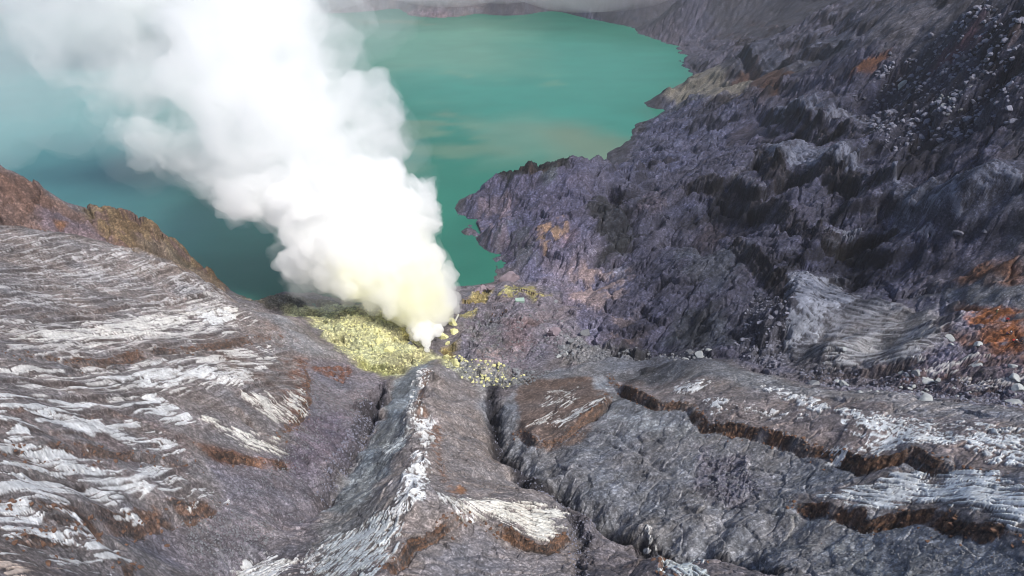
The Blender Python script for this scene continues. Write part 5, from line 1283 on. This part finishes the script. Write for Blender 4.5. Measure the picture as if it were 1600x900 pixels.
smoke_part('vent_jet', [(668,546,5),(668,540,7),(667,533,9),(666,525,11),(664,517,13),(652,531,4),(653,526,6),(655,519,9),(684,522,6),(685,515,9)], 31, .35, .9, .0, level2=14, level3=3)
smoke_part('yellow_smoke', [(667,528,7),(662,502,18),(690,488,17),(640,478,28),(655,450,40),(615,455,36),(640,420,40),(600,425,42),(570,440,32),(600,390,40),(560,405,38)], 21, .9, .16, .0, col=(.995, .992, .87))
WIDE = [(290,245,36),(235,215,40),(175,150,52),(105,75,58),(60,22,60),(10,-30,70),(250,150,50),(150,80,60),(525,70,36),(540,20,40)]
def torn(mat, dens, scale, lo, hi, rate):
    nt = mat.node_tree; pv = next(q for q in nt.nodes if q.type == 'PRINCIPLED_VOLUME'); tc = nt.nodes.new('ShaderNodeTexCoord')
    nz = nt.nodes.new('ShaderNodeTexNoise'); nz.inputs['Scale'].default_value = scale; nz.inputs['Detail'].default_value = 3.5; nz.inputs['Roughness'].default_value = .6; nz.inputs['Distortion'].default_value = .6
    nt.links.new(tc.outputs['Object'], nz.inputs['Vector'])
    mr = nt.nodes.new('ShaderNodeMapRange'); mr.interpolation_type = 'SMOOTHSTEP'; mr.inputs[1].default_value = lo; mr.inputs[2].default_value = hi; mr.inputs[3].default_value = 0; mr.inputs[4].default_value = dens
    nt.links.new(nz.outputs['Fac'], mr.inputs[0]); nt.links.new(mr.outputs[0], pv.inputs['Density']); mat.cycles.homogeneous_volume = False; mat.cycles.volume_step_rate = rate
o = smoke_part('smoke_billows', [p for p in PUFFS if not (p[0] < 310 and -20 < p[1] < 200)] + WIDE[:2], 9, 1.0, .055, .1, level2=16, level3=5, grow=1.02)
o = smoke_part('thin_smoke', [p for p in PUFFS if p[1] < 470] + WIDE, 4, 1.8, .03, .2, grow=1.22, level2=12, level3=0)
torn(o.data.materials[0], .045, .055, .38, .66, .12)
smoke_part('smoke_veil', [p for p in PUFFS if p[1] < 300] + WIDE + [(30, 30, 110), (10, 120, 80), (-60, 60, 130), (0, -20, 150), (60, -60, 150), (60, 150, 70), (-60, 150, 100), (560, 30, 60), (600, -20, 60)], 14, 3.0, .006, .2, grow=1.5, level2=10, level3=0)

# steam that has drifted on and lies thinly over the far shore
def drift_mesh():
    r = np.random.default_rng(77); V, F = [], []; off = 0
    for (x, y, z, a, b2, c) in [(-330, 820, 60, 130, 120, 60), (-200, 880, 60, 140, 130, 66), (-60, 930, 62, 130, 120, 62), (80, 900, 60, 120, 120, 58), (-420, 720, 60, 120, 120, 58)]:
        for q in range(5):
            o_ = r.normal(size=3) * .35; k = r.uniform(.6, 1.0)
            v = S2[0] * np.array([a, b2, c]) * k + np.array([x, y, z + 6]) + o_ * np.array([a, b2, c * .3]); V.append(v); F.append(S2[1] + off); off += len(v)
    me = mesh_from('drift_raw', np.concatenate(V), np.concatenate(F)); o = bpy.data.objects.new('drift_raw', me); scene.collection.objects.link(o)
    md = o.modifiers.new('remesh', 'REMESH'); md.mode = 'VOXEL'; md.voxel_size = 9; md.use_smooth_shade = True
    dg = bpy.context.evaluated_depsgraph_get(); dg.update(); m2 = bpy.data.meshes.new_from_object(o.evaluated_get(dg)); m2.name = 'drifting_steam'
    bpy.data.objects.remove(o); bpy.data.meshes.remove(me); return m2
tag(link('drifting_steam', drift_mesh(), vol_material('drifting_steam', (.98, .96, .97), .0028, .1)), 'thin pale steam drifting over the far shore of the lake', 'steam', None, 'stuff')

# ------------------------------------------------------------------ the moist air over the crater
bm = bmesh.new(); bmesh.ops.create_cube(bm, size=1.0)
for q in bm.verts: q.co = Vector((q.co.x * 2600, q.co.y * 3000 + 700, -20 + (q.co.z + .5) * 340))
me = bpy.data.meshes.new('haze'); bm.to_mesh(me); bm.free()
tag(link('haze', me, vol_material('haze', (.93, .92, .95), .00010, .2)), 'thin pale haze hanging over the far lake and crater wall', 'haze', None, 'stuff')
